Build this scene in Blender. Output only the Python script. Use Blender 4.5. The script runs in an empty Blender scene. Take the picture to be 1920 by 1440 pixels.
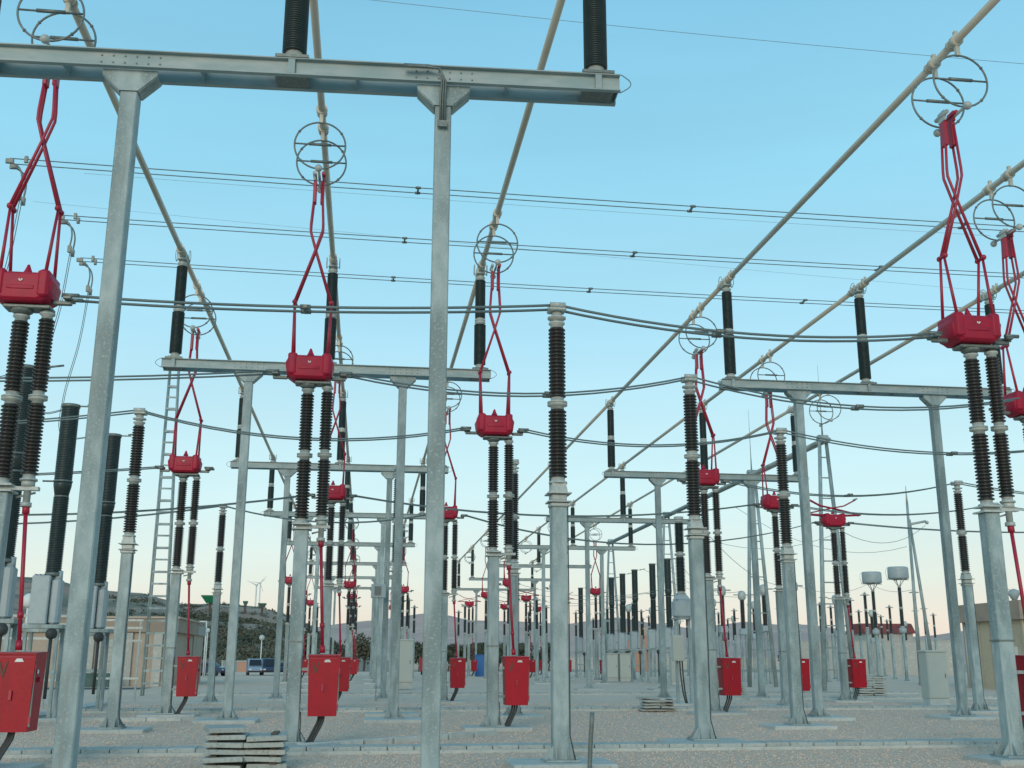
import bpy, math, random
from math import sin, cos, tan, atan, pi, radians
from mathutils import Vector, Matrix
random.seed(7)
S = bpy.context.scene
COL = S.collection

# ------------------------------------------------------------------ camera
YAW, PITCH, ROLL, FPX = 0.1315, 0.2505, 0.0024, 2030.2
cam_d = bpy.data.cameras.new('camera'); cam = bpy.data.objects.new('camera', cam_d); COL.objects.link(cam)
cam_d.sensor_width = 36; cam_d.lens = 36 * FPX / 1920; cam_d.clip_end = 12000; cam_d.clip_start = .1
_r = Vector((cos(YAW), -sin(YAW), 0)); _h = Vector((sin(YAW), cos(YAW), 0)); _z = Vector((0, 0, 1))
_F = _h * cos(PITCH) + _z * sin(PITCH); _U = -_h * sin(PITCH) + _z * cos(PITCH)
_R = _r * cos(ROLL) + _U * sin(ROLL); _U = _U * cos(ROLL) - _r * sin(ROLL)
m = Matrix((_R, _U, -_F)).transposed().to_4x4(); m.translation = (0, 0, 1.7)
cam.matrix_world = m
S.camera = cam

# ------------------------------------------------------------------ sky, sun, exposure
SUN_EL, SUN_AZ = radians(16), radians(196)      # low, behind and to the left of the camera (azimuth clockwise from +Y)
world = bpy.data.worlds.new('World'); S.world = world; world.use_nodes = True
nt = world.node_tree; nt.nodes.clear()
N = nt.nodes.new; L = nt.links.new
out = N('ShaderNodeOutputWorld'); bg = N('ShaderNodeBackground'); L(bg.outputs[0], out.inputs[0])
sky = N('ShaderNodeTexSky'); sky.sky_type = 'NISHITA'; sky.sun_disc = False
sky.sun_elevation = SUN_EL; sky.sun_rotation = SUN_AZ; sky.dust_density = 1.5; sky.ozone_density = 2.0
scl = N('ShaderNodeVectorMath'); scl.operation = 'SCALE'; scl.inputs[3].default_value = 0.10; L(sky.outputs[0], scl.inputs[0])
tc = N('ShaderNodeTexCoord'); sp = N('ShaderNodeSeparateXYZ'); L(tc.outputs['Generated'], sp.inputs[0])
rmp = N('ShaderNodeValToRGB'); L(sp.outputs[2], rmp.inputs[0])
def s2l(c): return tuple(((v / 255) / 12.92 if v / 255 <= .04045 else (((v / 255) + .055) / 1.055) ** 2.4) for v in c) + (1,)
stops = [(0.0, (238, 217, 203)), (.03, (238, 226, 210)), (.07, (228, 237, 226)), (.15, (208, 241, 245)), (.29, (174, 226, 246)), (.42, (150, 214, 239)), (.56, (131, 196, 227)), (1.0, (104, 158, 194))]
e = rmp.color_ramp.elements
e[0].position, e[0].color = stops[0][0], s2l(stops[0][1])
e[1].position, e[1].color = stops[-1][0], s2l(stops[-1][1])
for p_, c_ in stops[1:-1]:
    q = e.new(p_); q.color = s2l(c_)
# faint uneven high haze, wide all round the horizon
nz = N('ShaderNodeTexNoise'); nz.inputs['Scale'].default_value = 2.2; nz.inputs['Detail'].default_value = 5
mpv = N('ShaderNodeMapping'); mpv.inputs['Scale'].default_value = (1, 1, 7); L(tc.outputs['Generated'], mpv.inputs[0]); L(mpv.outputs[0], nz.inputs['Vector'])
mr = N('ShaderNodeMapRange'); mr.inputs[1].default_value = .35; mr.inputs[2].default_value = .75; mr.inputs[3].default_value = .96; mr.inputs[4].default_value = 1.04
L(nz.outputs[0], mr.inputs[0])
mul = N('ShaderNodeVectorMath'); mul.operation = 'SCALE'; L(rmp.outputs[0], mul.inputs[0]); L(mr.outputs[0], mul.inputs[3])
mx = N('ShaderNodeMix'); mx.data_type = 'RGBA'; mx.inputs[0].default_value = .95
L(scl.outputs[0], mx.inputs[6]); L(mul.outputs[0], mx.inputs[7]); L(mx.outputs[2], bg.inputs[0]); bg.inputs[1].default_value = 1.0
sd = bpy.data.lights.new('sun', 'SUN'); so = bpy.data.objects.new('sun', sd); COL.objects.link(so)
sd.energy = 1.25; sd.angle = radians(24); sd.color = (1, .86, .70)
sv = Vector((sin(SUN_AZ) * cos(SUN_EL), cos(SUN_AZ) * cos(SUN_EL), sin(SUN_EL)))
so.rotation_euler = sv.to_track_quat('Z', 'Y').to_euler(); so.location = (-20, -40, 30)
S.view_settings.view_transform = 'Standard'; S.view_settings.look = 'None'; S.view_settings.gamma = 1
S.view_settings.use_curve_mapping = False; S.view_settings.exposure = 0.10

# ------------------------------------------------------------------ materials
def mat(name, col, rough=.6, metal=0., noise=None, bump=0., bscale=40., spec=.5, coords='Object', coat=0.):
    """noise = list of (scale, other colour, low, high[, stretch])"""
    M = bpy.data.materials.new(name); M.use_nodes = True; t = M.node_tree
    b = t.nodes['Principled BSDF']; b.inputs['Roughness'].default_value = rough; b.inputs['Metallic'].default_value = metal
    b.inputs['Specular IOR Level'].default_value = spec; b.inputs['Coat Weight'].default_value = coat
    b.inputs['Base Color'].default_value = (*col, 1)
    c = t.nodes.new('ShaderNodeTexCoord'); prev = None
    oi = t.nodes.new('ShaderNodeObjectInfo')      # each piece gets its own patch of the pattern and a slightly different tone
    rs_ = t.nodes.new('ShaderNodeMath'); rs_.operation = 'MULTIPLY'; rs_.inputs[1].default_value = 40; t.links.new(oi.outputs['Random'], rs_.inputs[0])
    ofs = t.nodes.new('ShaderNodeVectorMath'); ofs.operation = 'ADD'; t.links.new(c.outputs[coords], ofs.inputs[0]); t.links.new(rs_.outputs[0], ofs.inputs[1])
    for i, nn in enumerate(noise or []):
        sc, oc, lo, hi = nn[:4]
        n = t.nodes.new('ShaderNodeTexNoise'); n.inputs['Scale'].default_value = sc; n.inputs['Detail'].default_value = 6
        mp = t.nodes.new('ShaderNodeMapping'); mp.inputs['Scale'].default_value = nn[4] if len(nn) > 4 else (1, 1, 1); mp.inputs['Location'].default_value = (3.1 * i, 1.7, 0)
        t.links.new(ofs.outputs[0], mp.inputs[0]); t.links.new(mp.outputs[0], n.inputs['Vector'])
        r = t.nodes.new('ShaderNodeMapRange'); r.inputs[1].default_value = lo; r.inputs[2].default_value = hi; t.links.new(n.outputs[0], r.inputs[0])
        x = t.nodes.new('ShaderNodeMix'); x.data_type = 'RGBA'; t.links.new(r.outputs[0], x.inputs[0]); x.inputs[7].default_value = (*oc, 1)
        if prev: t.links.new(prev, x.inputs[6])
        else: x.inputs[6].default_value = (*col, 1)
        prev = x.outputs[2]
    if prev:
        vr = t.nodes.new('ShaderNodeMapRange'); vr.inputs[3].default_value = .90; vr.inputs[4].default_value = 1.08; t.links.new(oi.outputs['Random'], vr.inputs[0])
        vm = t.nodes.new('ShaderNodeVectorMath'); vm.operation = 'SCALE'; t.links.new(prev, vm.inputs[0]); t.links.new(vr.outputs[0], vm.inputs[3]); t.links.new(vm.outputs[0], b.inputs['Base Color'])
    if bump:
        n = t.nodes.new('ShaderNodeTexNoise'); n.inputs['Scale'].default_value = bscale; n.inputs['Detail'].default_value = 5
        t.links.new(c.outputs[coords], n.inputs['Vector'])
        bp = t.nodes.new('ShaderNodeBump'); bp.inputs['Strength'].default_value = bump; bp.inputs['Distance'].default_value = .02
        t.links.new(n.outputs[0], bp.inputs['Height']); t.links.new(bp.outputs[0], b.inputs['Normal'])
    return M
STEEL = mat('galvanised_steel', (.265, .345, .348), .58, .10, [(7, (.35, .425, .42), .38, .62, (1, 1, .5)), (2.4, (.185, .245, .245), .45, .64, (1, 1, .3)), (26, (.37, .42, .40), .55, .72), (9, (.23, .25, .225), .60, .74, (1, 1, .12))], .2, 45)
STEELB = mat('galvanised_beam_steel', (.25, .33, .33), .58, .10, [(6, (.37, .41, .395), .4, .7, (.3, 1, 1)), (3, (.36, .36, .32), .6, .8, (.25, 1, 1))], .12, 60)
PALE = mat('pale_cast_metal', (.46, .49, .45), .5, .1, [(12, (.33, .38, .38), .45, .7)])
ALU = mat('weathered_aluminium', (.53, .50, .42), .5, .15, [(.5, (.45, .415, .33), .4, .7)])
FIT = mat('dark_fitting_metal', (.15, .18, .17), .5, .3, [(14, (.24, .25, .22), .5, .7)])
BROWN = mat('brown_porcelain', (.032, .026, .023), .28, 0, [(3, (.028, .030, .026), .4, .6)])
DARK = mat('dark_green_insulator', (.018, .034, .032), .4, 0, [(6, (.03, .045, .045), .4, .7)])
RED = mat('red_enamel', (.38, .001, .013), .45, 0, [(4, (.34, .001, .012), .4, .7), (5, (.27, .006, .014), .52, .75, (1, 1, .15)), (25, (.30, .02, .025), .66, .74)], .1, 25, spec=.35)
CRIM = mat('crimson_head_paint', (.40, .006, .034), .5, 0, [(5, (.32, .008, .035), .4, .7), (18, (.24, .01, .03), .6, .75)], .1, 30, spec=.35)
REDARM = mat('red_arm_paint', (.40, .014, .040), .45, 0, [(6, (.33, .02, .045), .4, .7)])
WIRE = mat('stranded_conductor', (.15, .20, .20), .6, .3)
THINW = mat('thin_shield_wire', (.25, .33, .36), .6, .2)
CABLE = mat('black_cable', (.045, .05, .05), .6)
CONC = mat('grey_concrete', (.43, .46, .43), .9, 0, [(3, (.52, .53, .49), .4, .7), (14, (.29, .33, .32), .55, .75)], .35, 50)
CONCD = mat('weathered_concrete_cover', (.40, .43, .40), .9, 0, [(2, (.42, .44, .40), .4, .7), (18, (.24, .27, .26), .5, .75)], .4, 60)
CREAM = mat('cream_cabinet_paint', (.44, .47, .42), .5, 0, [(3, (.42, .45, .41), .5, .7)])
GREYP = mat('grey_tank_paint', (.36, .42, .43), .5, 0, [(3, (.30, .36, .37), .5, .7)])
WHITE = mat('white_paint', (.70, .72, .68), .5, 0, [(5, (.55, .57, .54), .5, .75)])
WALLY = mat('yellow_beige_render', (.50, .42, .29), .9, 0, [(.8, (.43, .37, .27), .45, .7), (6, (.55, .47, .34), .5, .75)], .2, 20)
WALLB = mat('beige_render', (.44, .36, .28), .9, 0, [(.8, (.36, .31, .25), .45, .7), (6, (.50, .41, .33), .5, .75)], .2, 20)
BAND = mat('brown_cornice_render', (.33, .26, .20), .9, 0, [(1, (.26, .21, .17), .45, .7)], .2, 20)
WALLC = mat('pale_boundary_wall', (.40, .40, .36), .9, 0, [(.3, (.38, .39, .35), .45, .7), (4, (.55, .54, .5), .55, .75)], .1, 10)
ROOFR = mat('red_brown_roof', (.22, .05, .045), .8, 0, [(1, (.12, .05, .045), .45, .65)])
ROAD = mat('asphalt', (.075, .09, .095), .9, 0, [(4, (.11, .12, .12), .4, .7)], .2, 30)
GRAV = mat('gravel', (.70, .50, .375), .95, 0, [(.22, (.62, .45, .34), .42, .65), (2.5, (.56, .425, .33), .5, .7), (9, (.48, .375, .295), .5, .66), (28, (.74, .58, .46), .53, .66), (40, (.32, .26, .215), .60, .70)], .9, 34)
STONE = mat('gravel_stone', (.66, .50, .39), .95, 0, [(6, (.48, .37, .29), .45, .6), (9, (.70, .55, .435), .5, .65)], coords='Object')
LEAF = mat('foliage', (.05, .065, .042), .8, 0, [(.08, (.12, .11, .07), .45, .6), (.35, (.09, .095, .06), .4, .7)])
LEAFG = mat('vivid_green_plastic', (.01, .17, .08), .5)
TRUNK = mat('bark', (.10, .075, .055), .9)
SOIL = mat('dry_soil', (.42, .32, .245), .95, 0, [(.02, (.22, .22, .17), .4, .7), (.4, (.31, .27, .21), .45, .7)])
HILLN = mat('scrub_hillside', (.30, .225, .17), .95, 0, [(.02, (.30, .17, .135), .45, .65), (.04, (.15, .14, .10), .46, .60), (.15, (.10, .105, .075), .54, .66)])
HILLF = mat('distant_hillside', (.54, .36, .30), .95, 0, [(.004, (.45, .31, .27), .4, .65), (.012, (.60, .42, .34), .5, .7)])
BLUE = mat('blue_paint', (.03, .16, .42), .5); NAVY = mat('dark_blue_car_paint', (.03, .05, .10), .35, coat=.3)
LBLUE = mat('pale_blue_car_paint', (.25, .33, .42), .35, coat=.3); GLASS = mat('car_glass', (.02, .025, .03), .1)
TYRE = mat('tyre_rubber', (.02, .02, .02), .8); ORANGE = mat('faded_orange_brick', (.42, .23, .16), .6); YEL = mat('warning_mark', (.10, .05, .035), .6)
DKGREEN = mat('matt_dark_green', (.05, .10, .085), .8, 0, [(2, (.09, .15, .13), .4, .7)])  # plain dark green for the step, relay door and smaller crest containers

# ------------------------------------------------------------------ mesh builder
class MB:
    def __init__(s): s.v = []; s.f = []; s.sm = []
    def add(s, v, f, smooth=False):
        o = len(s.v); s.v += [tuple(p) for p in v]; s.f += [tuple(i + o for i in q) for q in f]
        s.sm += (smooth if isinstance(smooth, list) else [smooth] * len(f)); return s
    def box(s, x0, x1, y0, y1, z0, z1):
        return s.add([(x0, y0, z0), (x1, y0, z0), (x1, y1, z0), (x0, y1, z0), (x0, y0, z1), (x1, y0, z1), (x1, y1, z1), (x0, y1, z1)],
                     [(0, 3, 2, 1), (4, 5, 6, 7), (0, 1, 5, 4), (1, 2, 6, 5), (2, 3, 7, 6), (3, 0, 4, 7)])
    def taper(s, c0, a0, c1, a1):
        v = [(c0[0] + i * a0[0], c0[1] + j * a0[1], c0[2]) for i, j in ((-1, -1), (1, -1), (1, 1), (-1, 1))] + \
            [(c1[0] + i * a1[0], c1[1] + j * a1[1], c1[2]) for i, j in ((-1, -1), (1, -1), (1, 1), (-1, 1))]
        return s.add(v, [(0, 3, 2, 1), (4, 5, 6, 7), (0, 1, 5, 4), (1, 2, 6, 5), (2, 3, 7, 6), (3, 0, 4, 7)])
    def chbox(s, x0, x1, y0, y1, z0, z1, c):
        """box with chamfered vertical edges and a small chamfer at top and bottom"""
        P = [(x0 + c, y0), (x1 - c, y0), (x1, y0 + c), (x1, y1 - c), (x1 - c, y1), (x0 + c, y1), (x0, y1 - c), (x0, y0 + c)]
        cx, cy = (x0 + x1) / 2, (y0 + y1) / 2; k = c * .8
        def sh(p): return (p[0] + (k if p[0] < cx else -k), p[1] + (k if p[1] < cy else -k))
        v = []
        for z, q in ((z0, 1), (z0 + k, 0), (z1 - k, 0), (z1, 1)): v += [((*sh(p), z) if q else (*p, z)) for p in P]
        f = [tuple(range(7, -1, -1)), tuple(range(24, 32))]
        for r in range(3):
            for i in range(8): f.append((r * 8 + i, r * 8 + (i + 1) % 8, r * 8 + 8 + (i + 1) % 8, r * 8 + 8 + i))
        return s.add(v, f)
    def prism(s, poly, y0, y1):
        """polygon in xz extruded along y"""
        n = len(poly); v = [(x, y0, z) for x, z in poly] + [(x, y1, z) for x, z in poly]
        a = sum(poly[i][0] * poly[(i + 1) % n][1] - poly[(i + 1) % n][0] * poly[i][1] for i in range(n))
        f = [tuple(range(n)), tuple(range(2 * n - 1, n - 1, -1))] + [((i + 1) % n, i, n + i, n + (i + 1) % n) for i in range(n)]
        if a < 0: f = [tuple(reversed(q)) for q in f]
        return s.add(v, f)
    def prismx(s, poly, x0, x1):
        """polygon in yz extruded along x"""
        n = len(poly); v = [(x0, y, z) for y, z in poly] + [(x1, y, z) for y, z in poly]
        a = sum(poly[i][0] * poly[(i + 1) % n][1] - poly[(i + 1) % n][0] * poly[i][1] for i in range(n))
        f = [tuple(range(n - 1, -1, -1)), tuple(range(n, 2 * n))] + [(i, (i + 1) % n, n + (i + 1) % n, n + i) for i in range(n)]
        if a < 0: f = [tuple(reversed(q)) for q in f]
        return s.add(v, f)
    def tube(s, pts, r, n=8, caps=True, closed=False):
        pts = [Vector(p) for p in pts]; K = len(pts); R = r if isinstance(r, (list, tuple)) else [r] * K
        v = []; up = None
        for i, p in enumerate(pts):
            a = pts[(i - 1) % K] if (i > 0 or closed) else p; b = pts[(i + 1) % K] if (i < K - 1 or closed) else p
            d = (b - a).normalized()
            if up is None: up = Vector((0, 0, 1)) if abs(d.z) < .9 else Vector((0, 1, 0))
            x = d.cross(up).normalized(); up = x.cross(d).normalized()
            v += [p + (x * cos(2 * pi * j / n) + up * sin(2 * pi * j / n)) * R[i] for j in range(n)]
        f = []; 
        for i in range(K if closed else K - 1):
            a, b = i * n, ((i + 1) % K) * n
            for j in range(n): f.append((a + j, b + j, b + (j + 1) % n, a + (j + 1) % n))
        sm = [True] * len(f)
        if caps and not closed: f += [tuple(range(n)), tuple(range(K * n - 1, (K - 1) * n - 1, -1))]; sm += [False, False]
        return s.add(v, [tuple(reversed(q)) for q in f], sm)
    def lathe(s, prof, n=16, c=(0, 0), smooth=True):
        v = []; K = len(prof)
        for r, z in prof: v += [(c[0] + r * cos(2 * pi * j / n), c[1] + r * sin(2 * pi * j / n), z) for j in range(n)]
        f = [(i * n + j, i * n + (j + 1) % n, (i + 1) * n + (j + 1) % n, (i + 1) * n + j) for i in range(K - 1) for j in range(n)]
        sm = [smooth] * len(f); f += [tuple(range(n - 1, -1, -1)), tuple(range((K - 1) * n, K * n))]; sm += [False, False]
        return s.add(v, f, sm)
    def ring(s, c, R, r, axis='y', n=36, m=6):
        pts = []
        for i in range(n):
            a = 2 * pi * i / n
            pts.append({'y': (c[0] + R * cos(a), c[1], c[2] + R * sin(a)), 'x': (c[0], c[1] + R * cos(a), c[2] + R * sin(a)), 'z': (c[0] + R * cos(a), c[1] + R * sin(a), c[2])}[axis])
        return s.tube(pts, r, m, closed=True)
    def ball(s, c, r, n=12, m=8):
        return s.lathe([(max(1e-4, r * sin(pi * i / m)), c[2] - r * cos(pi * i / m)) for i in range(m + 1)], n, (c[0], c[1]))
    def mesh(s, name):
        me = bpy.data.meshes.new(name); me.from_pydata(s.v, [], s.f); me.polygons.foreach_set('use_smooth', s.sm); me.update(); return me
    def build(s, name, mt, parent=None, loc=None):
        me = s.mesh(name); me.materials.append(mt); o = bpy.data.objects.new(name, me); COL.objects.link(o)
        if parent: o.parent = parent
        if loc: o.location = loc
        return o
def tag(o, label=None, cat=None, group=None, kind=None):
    for k, v in (('label', label), ('category', cat), ('group', group), ('kind', kind)):
        if v: o[k] = v
    return o
def empty(name, loc=(0, 0, 0), rz=0):
    o = bpy.data.objects.new(name, None); o.empty_display_size = .2; COL.objects.link(o); o.location = loc; o.rotation_euler.z = rz; return o
def copy_tree(o, parent=None):
    c = o.copy(); COL.objects.link(c)
    if parent: c.parent = parent
    for ch in KIDS.get(o.name, []): copy_tree(ch, c)
    return c
KIDS = {}
def index(root):
    def rec(o):
        KIDS[o.name] = list(o.children)
        for c in o.children: rec(c)
    rec(root)
class Kind:
    """one prototype; the first placing moves it, the next ones copy it"""
    def __init__(s, maker): s.mk = maker; s.root = None; s.used = False
    def place(s, loc, label, cat, group=None, rz=0, sc=1):
        if s.root is None: s.root = s.mk(); index(s.root)
        if not s.used: o = s.root; s.used = True
        else: o = copy_tree(s.root)
        o.location = loc; o.rotation_euler.z = rz; o.scale = (sc, sc, sc)
        for k in ('label', 'category', 'group'):
            if k in o: del o[k]
        return tag(o, label, cat, group)
def inst(src, name, parent, loc=(0, 0, 0), rz=0):
    """another object sharing the mesh of src"""
    o = bpy.data.objects.new(name, src.data); COL.objects.link(o); o.parent = parent; o.location = loc; o.rotation_euler.z = rz; return o
def gx(px, Y):
    """x of a ground position at depth Y seen on the bearing of column px (1920 wide)"""
    return Y * tan(YAW + atan((px - 960) / 2095.))
def gz(py, Y, X=0):
    """height at depth Y seen at row py"""
    d = Vector((X, Y)).length; a = atan((720 - py) / FPX) + PITCH
    return 1.7 + tan(a) * (X * sin(YAW) + Y * cos(YAW))

# ------------------------------------------------------------------ setting: ground, road, hills
g = MB(); NX = 24
g.add([(-6000, -800, 0), (6000, -800, 0), (6000, 9000, 0), (-6000, 9000, 0)], [(0, 1, 2, 3)]); tag(g.build('ground', SOIL), kind='structure')
g = MB(); g.add([(-60, -12, .008), (110, -12, .008), (110, 175, .008), (-26, 175, .008), (-26, 66, .008), (-60, 66, .008)], [(0, 1, 2, 3, 4, 5)]); tag(g.build('gravel_yard', GRAV), kind='structure')
g = MB(); g.add([(-60, 69.2, .014), (-13.2, 69.2, .014), (-13.2, 73.8, .014), (-60, 73.8, .014)], [(0, 1, 2, 3)])
g.add([(-60, 82, .012), (-18, 82, .012), (-18, 150, .012), (-24, 150, .012), (-24, 88, .012), (-60, 88, .012)], [(0, 1, 2, 3, 4, 5)])
tag(g.build('road', ROAD), kind='structure')
def hash2(x, y): 
    n = sin(x * 127.1 + y * 311.7) * 43758.5453; return n - math.floor(n)
def vnoise(x, y):
    i, j = math.floor(x), math.floor(y); u, v = x - i, y - j; u = u * u * (3 - 2 * u); v = v * v * (3 - 2 * v)
    return (hash2(i, j) * (1 - u) + hash2(i + 1, j) * u) * (1 - v) + (hash2(i, j + 1) * (1 - u) + hash2(i + 1, j + 1) * u) * v
def fbm(x, y): return sum(vnoise(x * 2 ** k, y * 2 ** k) / 2 ** (k + 1) for k in range(5))
def hills(name, mt, crest, D0, D1, amp, nx=160, ny=22):
    """crest: (px, py) outline; relief rises from D0 to a crest at D1 and falls behind"""
    v = []; f = []
    for i in range(nx + 1):
        px = crest[0][0] + (crest[-1][0] - crest[0][0]) * i / nx
        for a, b in zip(crest, crest[1:]):
            if a[0] <= px <= b[0]: py = a[1] + (b[1] - a[1]) * (px - a[0]) / (b[0] - a[0]); break
        az = YAW + atan((px - 960) / 2095.)
        for j in range(ny + 1):
            t = j / (ny - 5); D = D0 + (D1 - D0) * t; x, y = D * sin(az), D * cos(az)
            Hc = max(0, gz(py, D1 * cos(az), D1 * sin(az)))
            prof = (t ** 1.3 if t <= 1 else max(-.2, 1 - (t - 1) * 2.5))
            h = Hc * prof + (fbm(x / D1 * 14, y / D1 * 14) - .5) * amp * min(1, t * 1.5) * (1 if abs(t - 1) > .04 else .35)
            v.append((x, y, h - .6))
    for i in range(nx):
        for j in range(ny): a = i * (ny + 1) + j; f.append((a, a + ny + 1, a + ny + 2, a + 1))
    o = MB().add(v, f, True).build(name, mt); return tag(o, kind='structure')
hills('hill', HILLN, [(-700, 1100), (-200, 1070), (0, 1078), (75, 1083), (130, 1100), (190, 1110), (260, 1114), (330, 1132), (400, 1131), (480, 1138), (520, 1148), (560, 1163), (600, 1186), (640, 1215), (690, 1240)], 240, 520, 9, 170, 26)
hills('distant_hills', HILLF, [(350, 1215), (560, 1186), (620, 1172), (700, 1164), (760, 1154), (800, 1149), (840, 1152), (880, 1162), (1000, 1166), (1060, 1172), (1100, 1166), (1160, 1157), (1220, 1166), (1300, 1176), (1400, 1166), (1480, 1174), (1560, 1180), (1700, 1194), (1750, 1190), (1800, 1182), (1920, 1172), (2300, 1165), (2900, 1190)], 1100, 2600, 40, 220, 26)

# ------------------------------------------------------------------ shared pieces
def shed_profile(z0, z1, n, rc, rs, tip=.35):
    p = (z1 - z0) / n; P = [(rc, z0)]
    for i in range(n):
        z = z0 + i * p; P += [(rc, z + .08 * p), (rs * .97, z + .22 * p), (rs, z + (.24 + tip * .6) * p), (rc, z + .97 * p)]
    P.append((rc, z1)); return P
def base_plate(root, w=.14, z0=0., up=.22, fl=.13, y=0.):
    """flared foot gussets on a plate"""
    b = MB(); b.taper((0, y, z0), (w + fl, w + fl), (0, y, z0 + .03), (w + fl, w + fl))
    for sx, sy in ((1, 0), (-1, 0), (0, 1), (0, -1)):
        for k in (-.75, .75):
            if sx: b.prism([(sx * w, z0 + .03), (sx * (w + fl - .01), z0 + .03), (sx * w, z0 + up)], y + k * w - .006, y + k * w + .006)
            else: b.prismx([(y + sy * w, z0 + .03), (y + sy * (w + fl - .01), z0 + .03), (y + sy * w, z0 + up)], k * w - .006, k * w + .006)
    for i in (-1, 1):
        for j in (-1, 1): b.lathe([(.018, z0 + .03), (.018, z0 + .08)], 6, (i * (w + fl - .05), y + j * (w + fl - .05)))
    return b.build('base_plate', STEEL, root)

# ------------------------------------------------------------------ bus portals
P1, P2, XI = 2.58, 7.24, (.35, 4.95, 9.62)      # posts and insulators measured from the left end of the beam
BL, ZB = 9.96, 10.5
def make_portal():
    r = empty('bus_support_portal')
    # two channels back to back with a gap, seen from below
    for y0, s_ in ((.07, -1), (.41, 1)):
        b = MB(); P = [(y0, ZB), (y0, ZB - .28), (y0 + s_ * .085, ZB - .28), (y0 + s_ * .085, ZB - .262), (y0 + s_ * .012, ZB - .258), (y0 + s_ * .012, ZB - .022), (y0 + s_ * .085, ZB - .018), (y0 + s_ * .085, ZB)]
        b.prismx(P, 0, BL); b.build('channel_beam', STEELB, r)
    for x in (.02, 1.6, 3.6, 5.9, 8.2, BL - .03): MB().box(x, x + .012, .072, .408, ZB - .262, ZB - .018).build('diaphragm', STEELB, r)
    b = MB()
    for px_ in (P1, P2):
        for k in range(6):
            for zz in (ZB - .08, ZB - .19):
                x = px_ - .42 + k * .17; b.box(x - .011, x + .011, .042, .0575, zz - .011, zz + .011)
    b.build('bolt_rows', FIT, r)['kind'] = 'stuff'
    for px_ in (P1, P2):
        b = MB().chbox(px_ - .126, px_ + .126, .115, .365, .12, ZB - .285, .016); po = b.build('post', STEEL, r)
        g_ = MB()
        for yy in (.09, .375):
            g_.prism([(px_ - .133, ZB - .62), (px_ - .40, ZB - .36), (px_ - .40, ZB - .284), (px_ + .40, ZB - .284), (px_ + .40, ZB - .36), (px_ + .133, ZB - .62)], yy, yy + .014)
        for s_ in (-1, 1):
            x0, x1 = px_ + s_ * .137, px_ + s_ * .40
            g_.add([(x0, .106, ZB - .62), (x0, .374, ZB - .62), (x1, .374, ZB - .36), (x1, .106, ZB - .36), (x0, .106, ZB - .635), (x0, .374, ZB - .635), (x1, .374, ZB - .375), (x1, .106, ZB - .375)],
                   [(0, 1, 2, 3), (7, 6, 5, 4), (0, 3, 7, 4), (1, 5, 6, 2), (3, 2, 6, 7), (0, 4, 5, 1)])
        g_.build('gusset', STEEL, po)
        bp = base_plate(po, .135, .105, .24, .15, .24); bp.location.x = px_
    for i, x in enumerate(XI):
        b = MB(); b.box(x - .05, x + .05, -.012, .055, ZB - .258, ZB - .022); b.build('web_stiffener', STEELB, r)
        b = MB(); b.box(x - .25, x + .25, -.03, .51, ZB + .002, ZB + .05); b.box(x - .25, x + .25, .075, .405, ZB - .272, ZB - .255)
        b.box(x - .18, x + .18, .06, .42, ZB + .051, ZB + .09); mt = b.build('mounting_bracket', FIT, r)
        ins = MB().lathe(shed_profile(ZB + .21, ZB + 1.52, 34, .158, .188, .5), 18, (x, .24))
        ins.lathe(shed_profile(ZB + 1.73, ZB + 3.0, 34, .138, .166, .5), 18, (x, .24)); io = ins.build('insulator', DARK, r)
        c = MB().lathe([(.17, ZB + .09), (.17, ZB + .12), (.125, ZB + .14), (.14, ZB + .23)], 16, (x, .24)); c.build('bottom_cap', PALE, io)
        c = MB().lathe([(.15, ZB + 1.50), (.125, ZB + 1.55), (.17, ZB + 1.57), (.17, ZB + 1.61), (.11, ZB + 1.63), (.17, ZB + 1.65), (.17, ZB + 1.69), (.125, ZB + 1.7), (.14, ZB + 1.75)], 16, (x, .24)); c.build('joint', PALE, io)
        c = MB().lathe([(.14, ZB + 2.97), (.12, ZB + 3.05), (.15, ZB + 3.07), (.15, ZB + 3.11), (.09, ZB + 3.13), (.09, ZB + 3.2)], 16, (x, .24))
        c.build('top_cap', PALE, io)
        # clamp yoke carrying the tube
        k = MB(); k.box(x - .13, x + .13, .05, .43, ZB + 3.2, ZB + 3.235)
        for yy in (.08, .34): k.ring((x, yy + .03, ZB + 3.38), .105, .03, 'y', 14, 6); k.box(x - .12, x - .07, yy, yy + .07, ZB + 3.235, ZB + 3.4); k.box(x + .07, x + .12, yy, yy + .07, ZB + 3.235, ZB + 3.4)
        k.build('tube_clamp', PALE, r)
        for s_ in (-1, 1):
            k = MB(); k.ring((x + s_ * .2, .24, ZB + 3.36), .17, .012, 'x', 18, 5); k.tube([(x + s_ * .1, .24, ZB + 3.25), (x + s_ * .2, .24, ZB + 3.2)], .012, 5); k.build('corona_ring', PALE, r)
    for xe, s_ in ((0, -1), (BL, 1)):
        k = MB(); k.tube([(xe + s_ * (.0 + .17 * sin(pi * t / 8)), -.03 + .1 * t / 8, ZB - .02 - .26 * t / 8) for t in range(9)], .008, 5); k.build('earth_wire', WIRE, r)
    return r
portal = Kind(make_portal)
ROWS = [14.7, 32.4, 49.9, 67.0, 84.2, 101.5, 119.0, 136.5]
far = {2: 'third', 3: 'fourth', 4: 'fifth', 5: 'sixth', 6: 'seventh', 7: 'last and farthest'}
AX, BX = -6.33, 11.10
GP = 'steel T-shaped portals carrying the bus tubes'
pa = []
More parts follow.
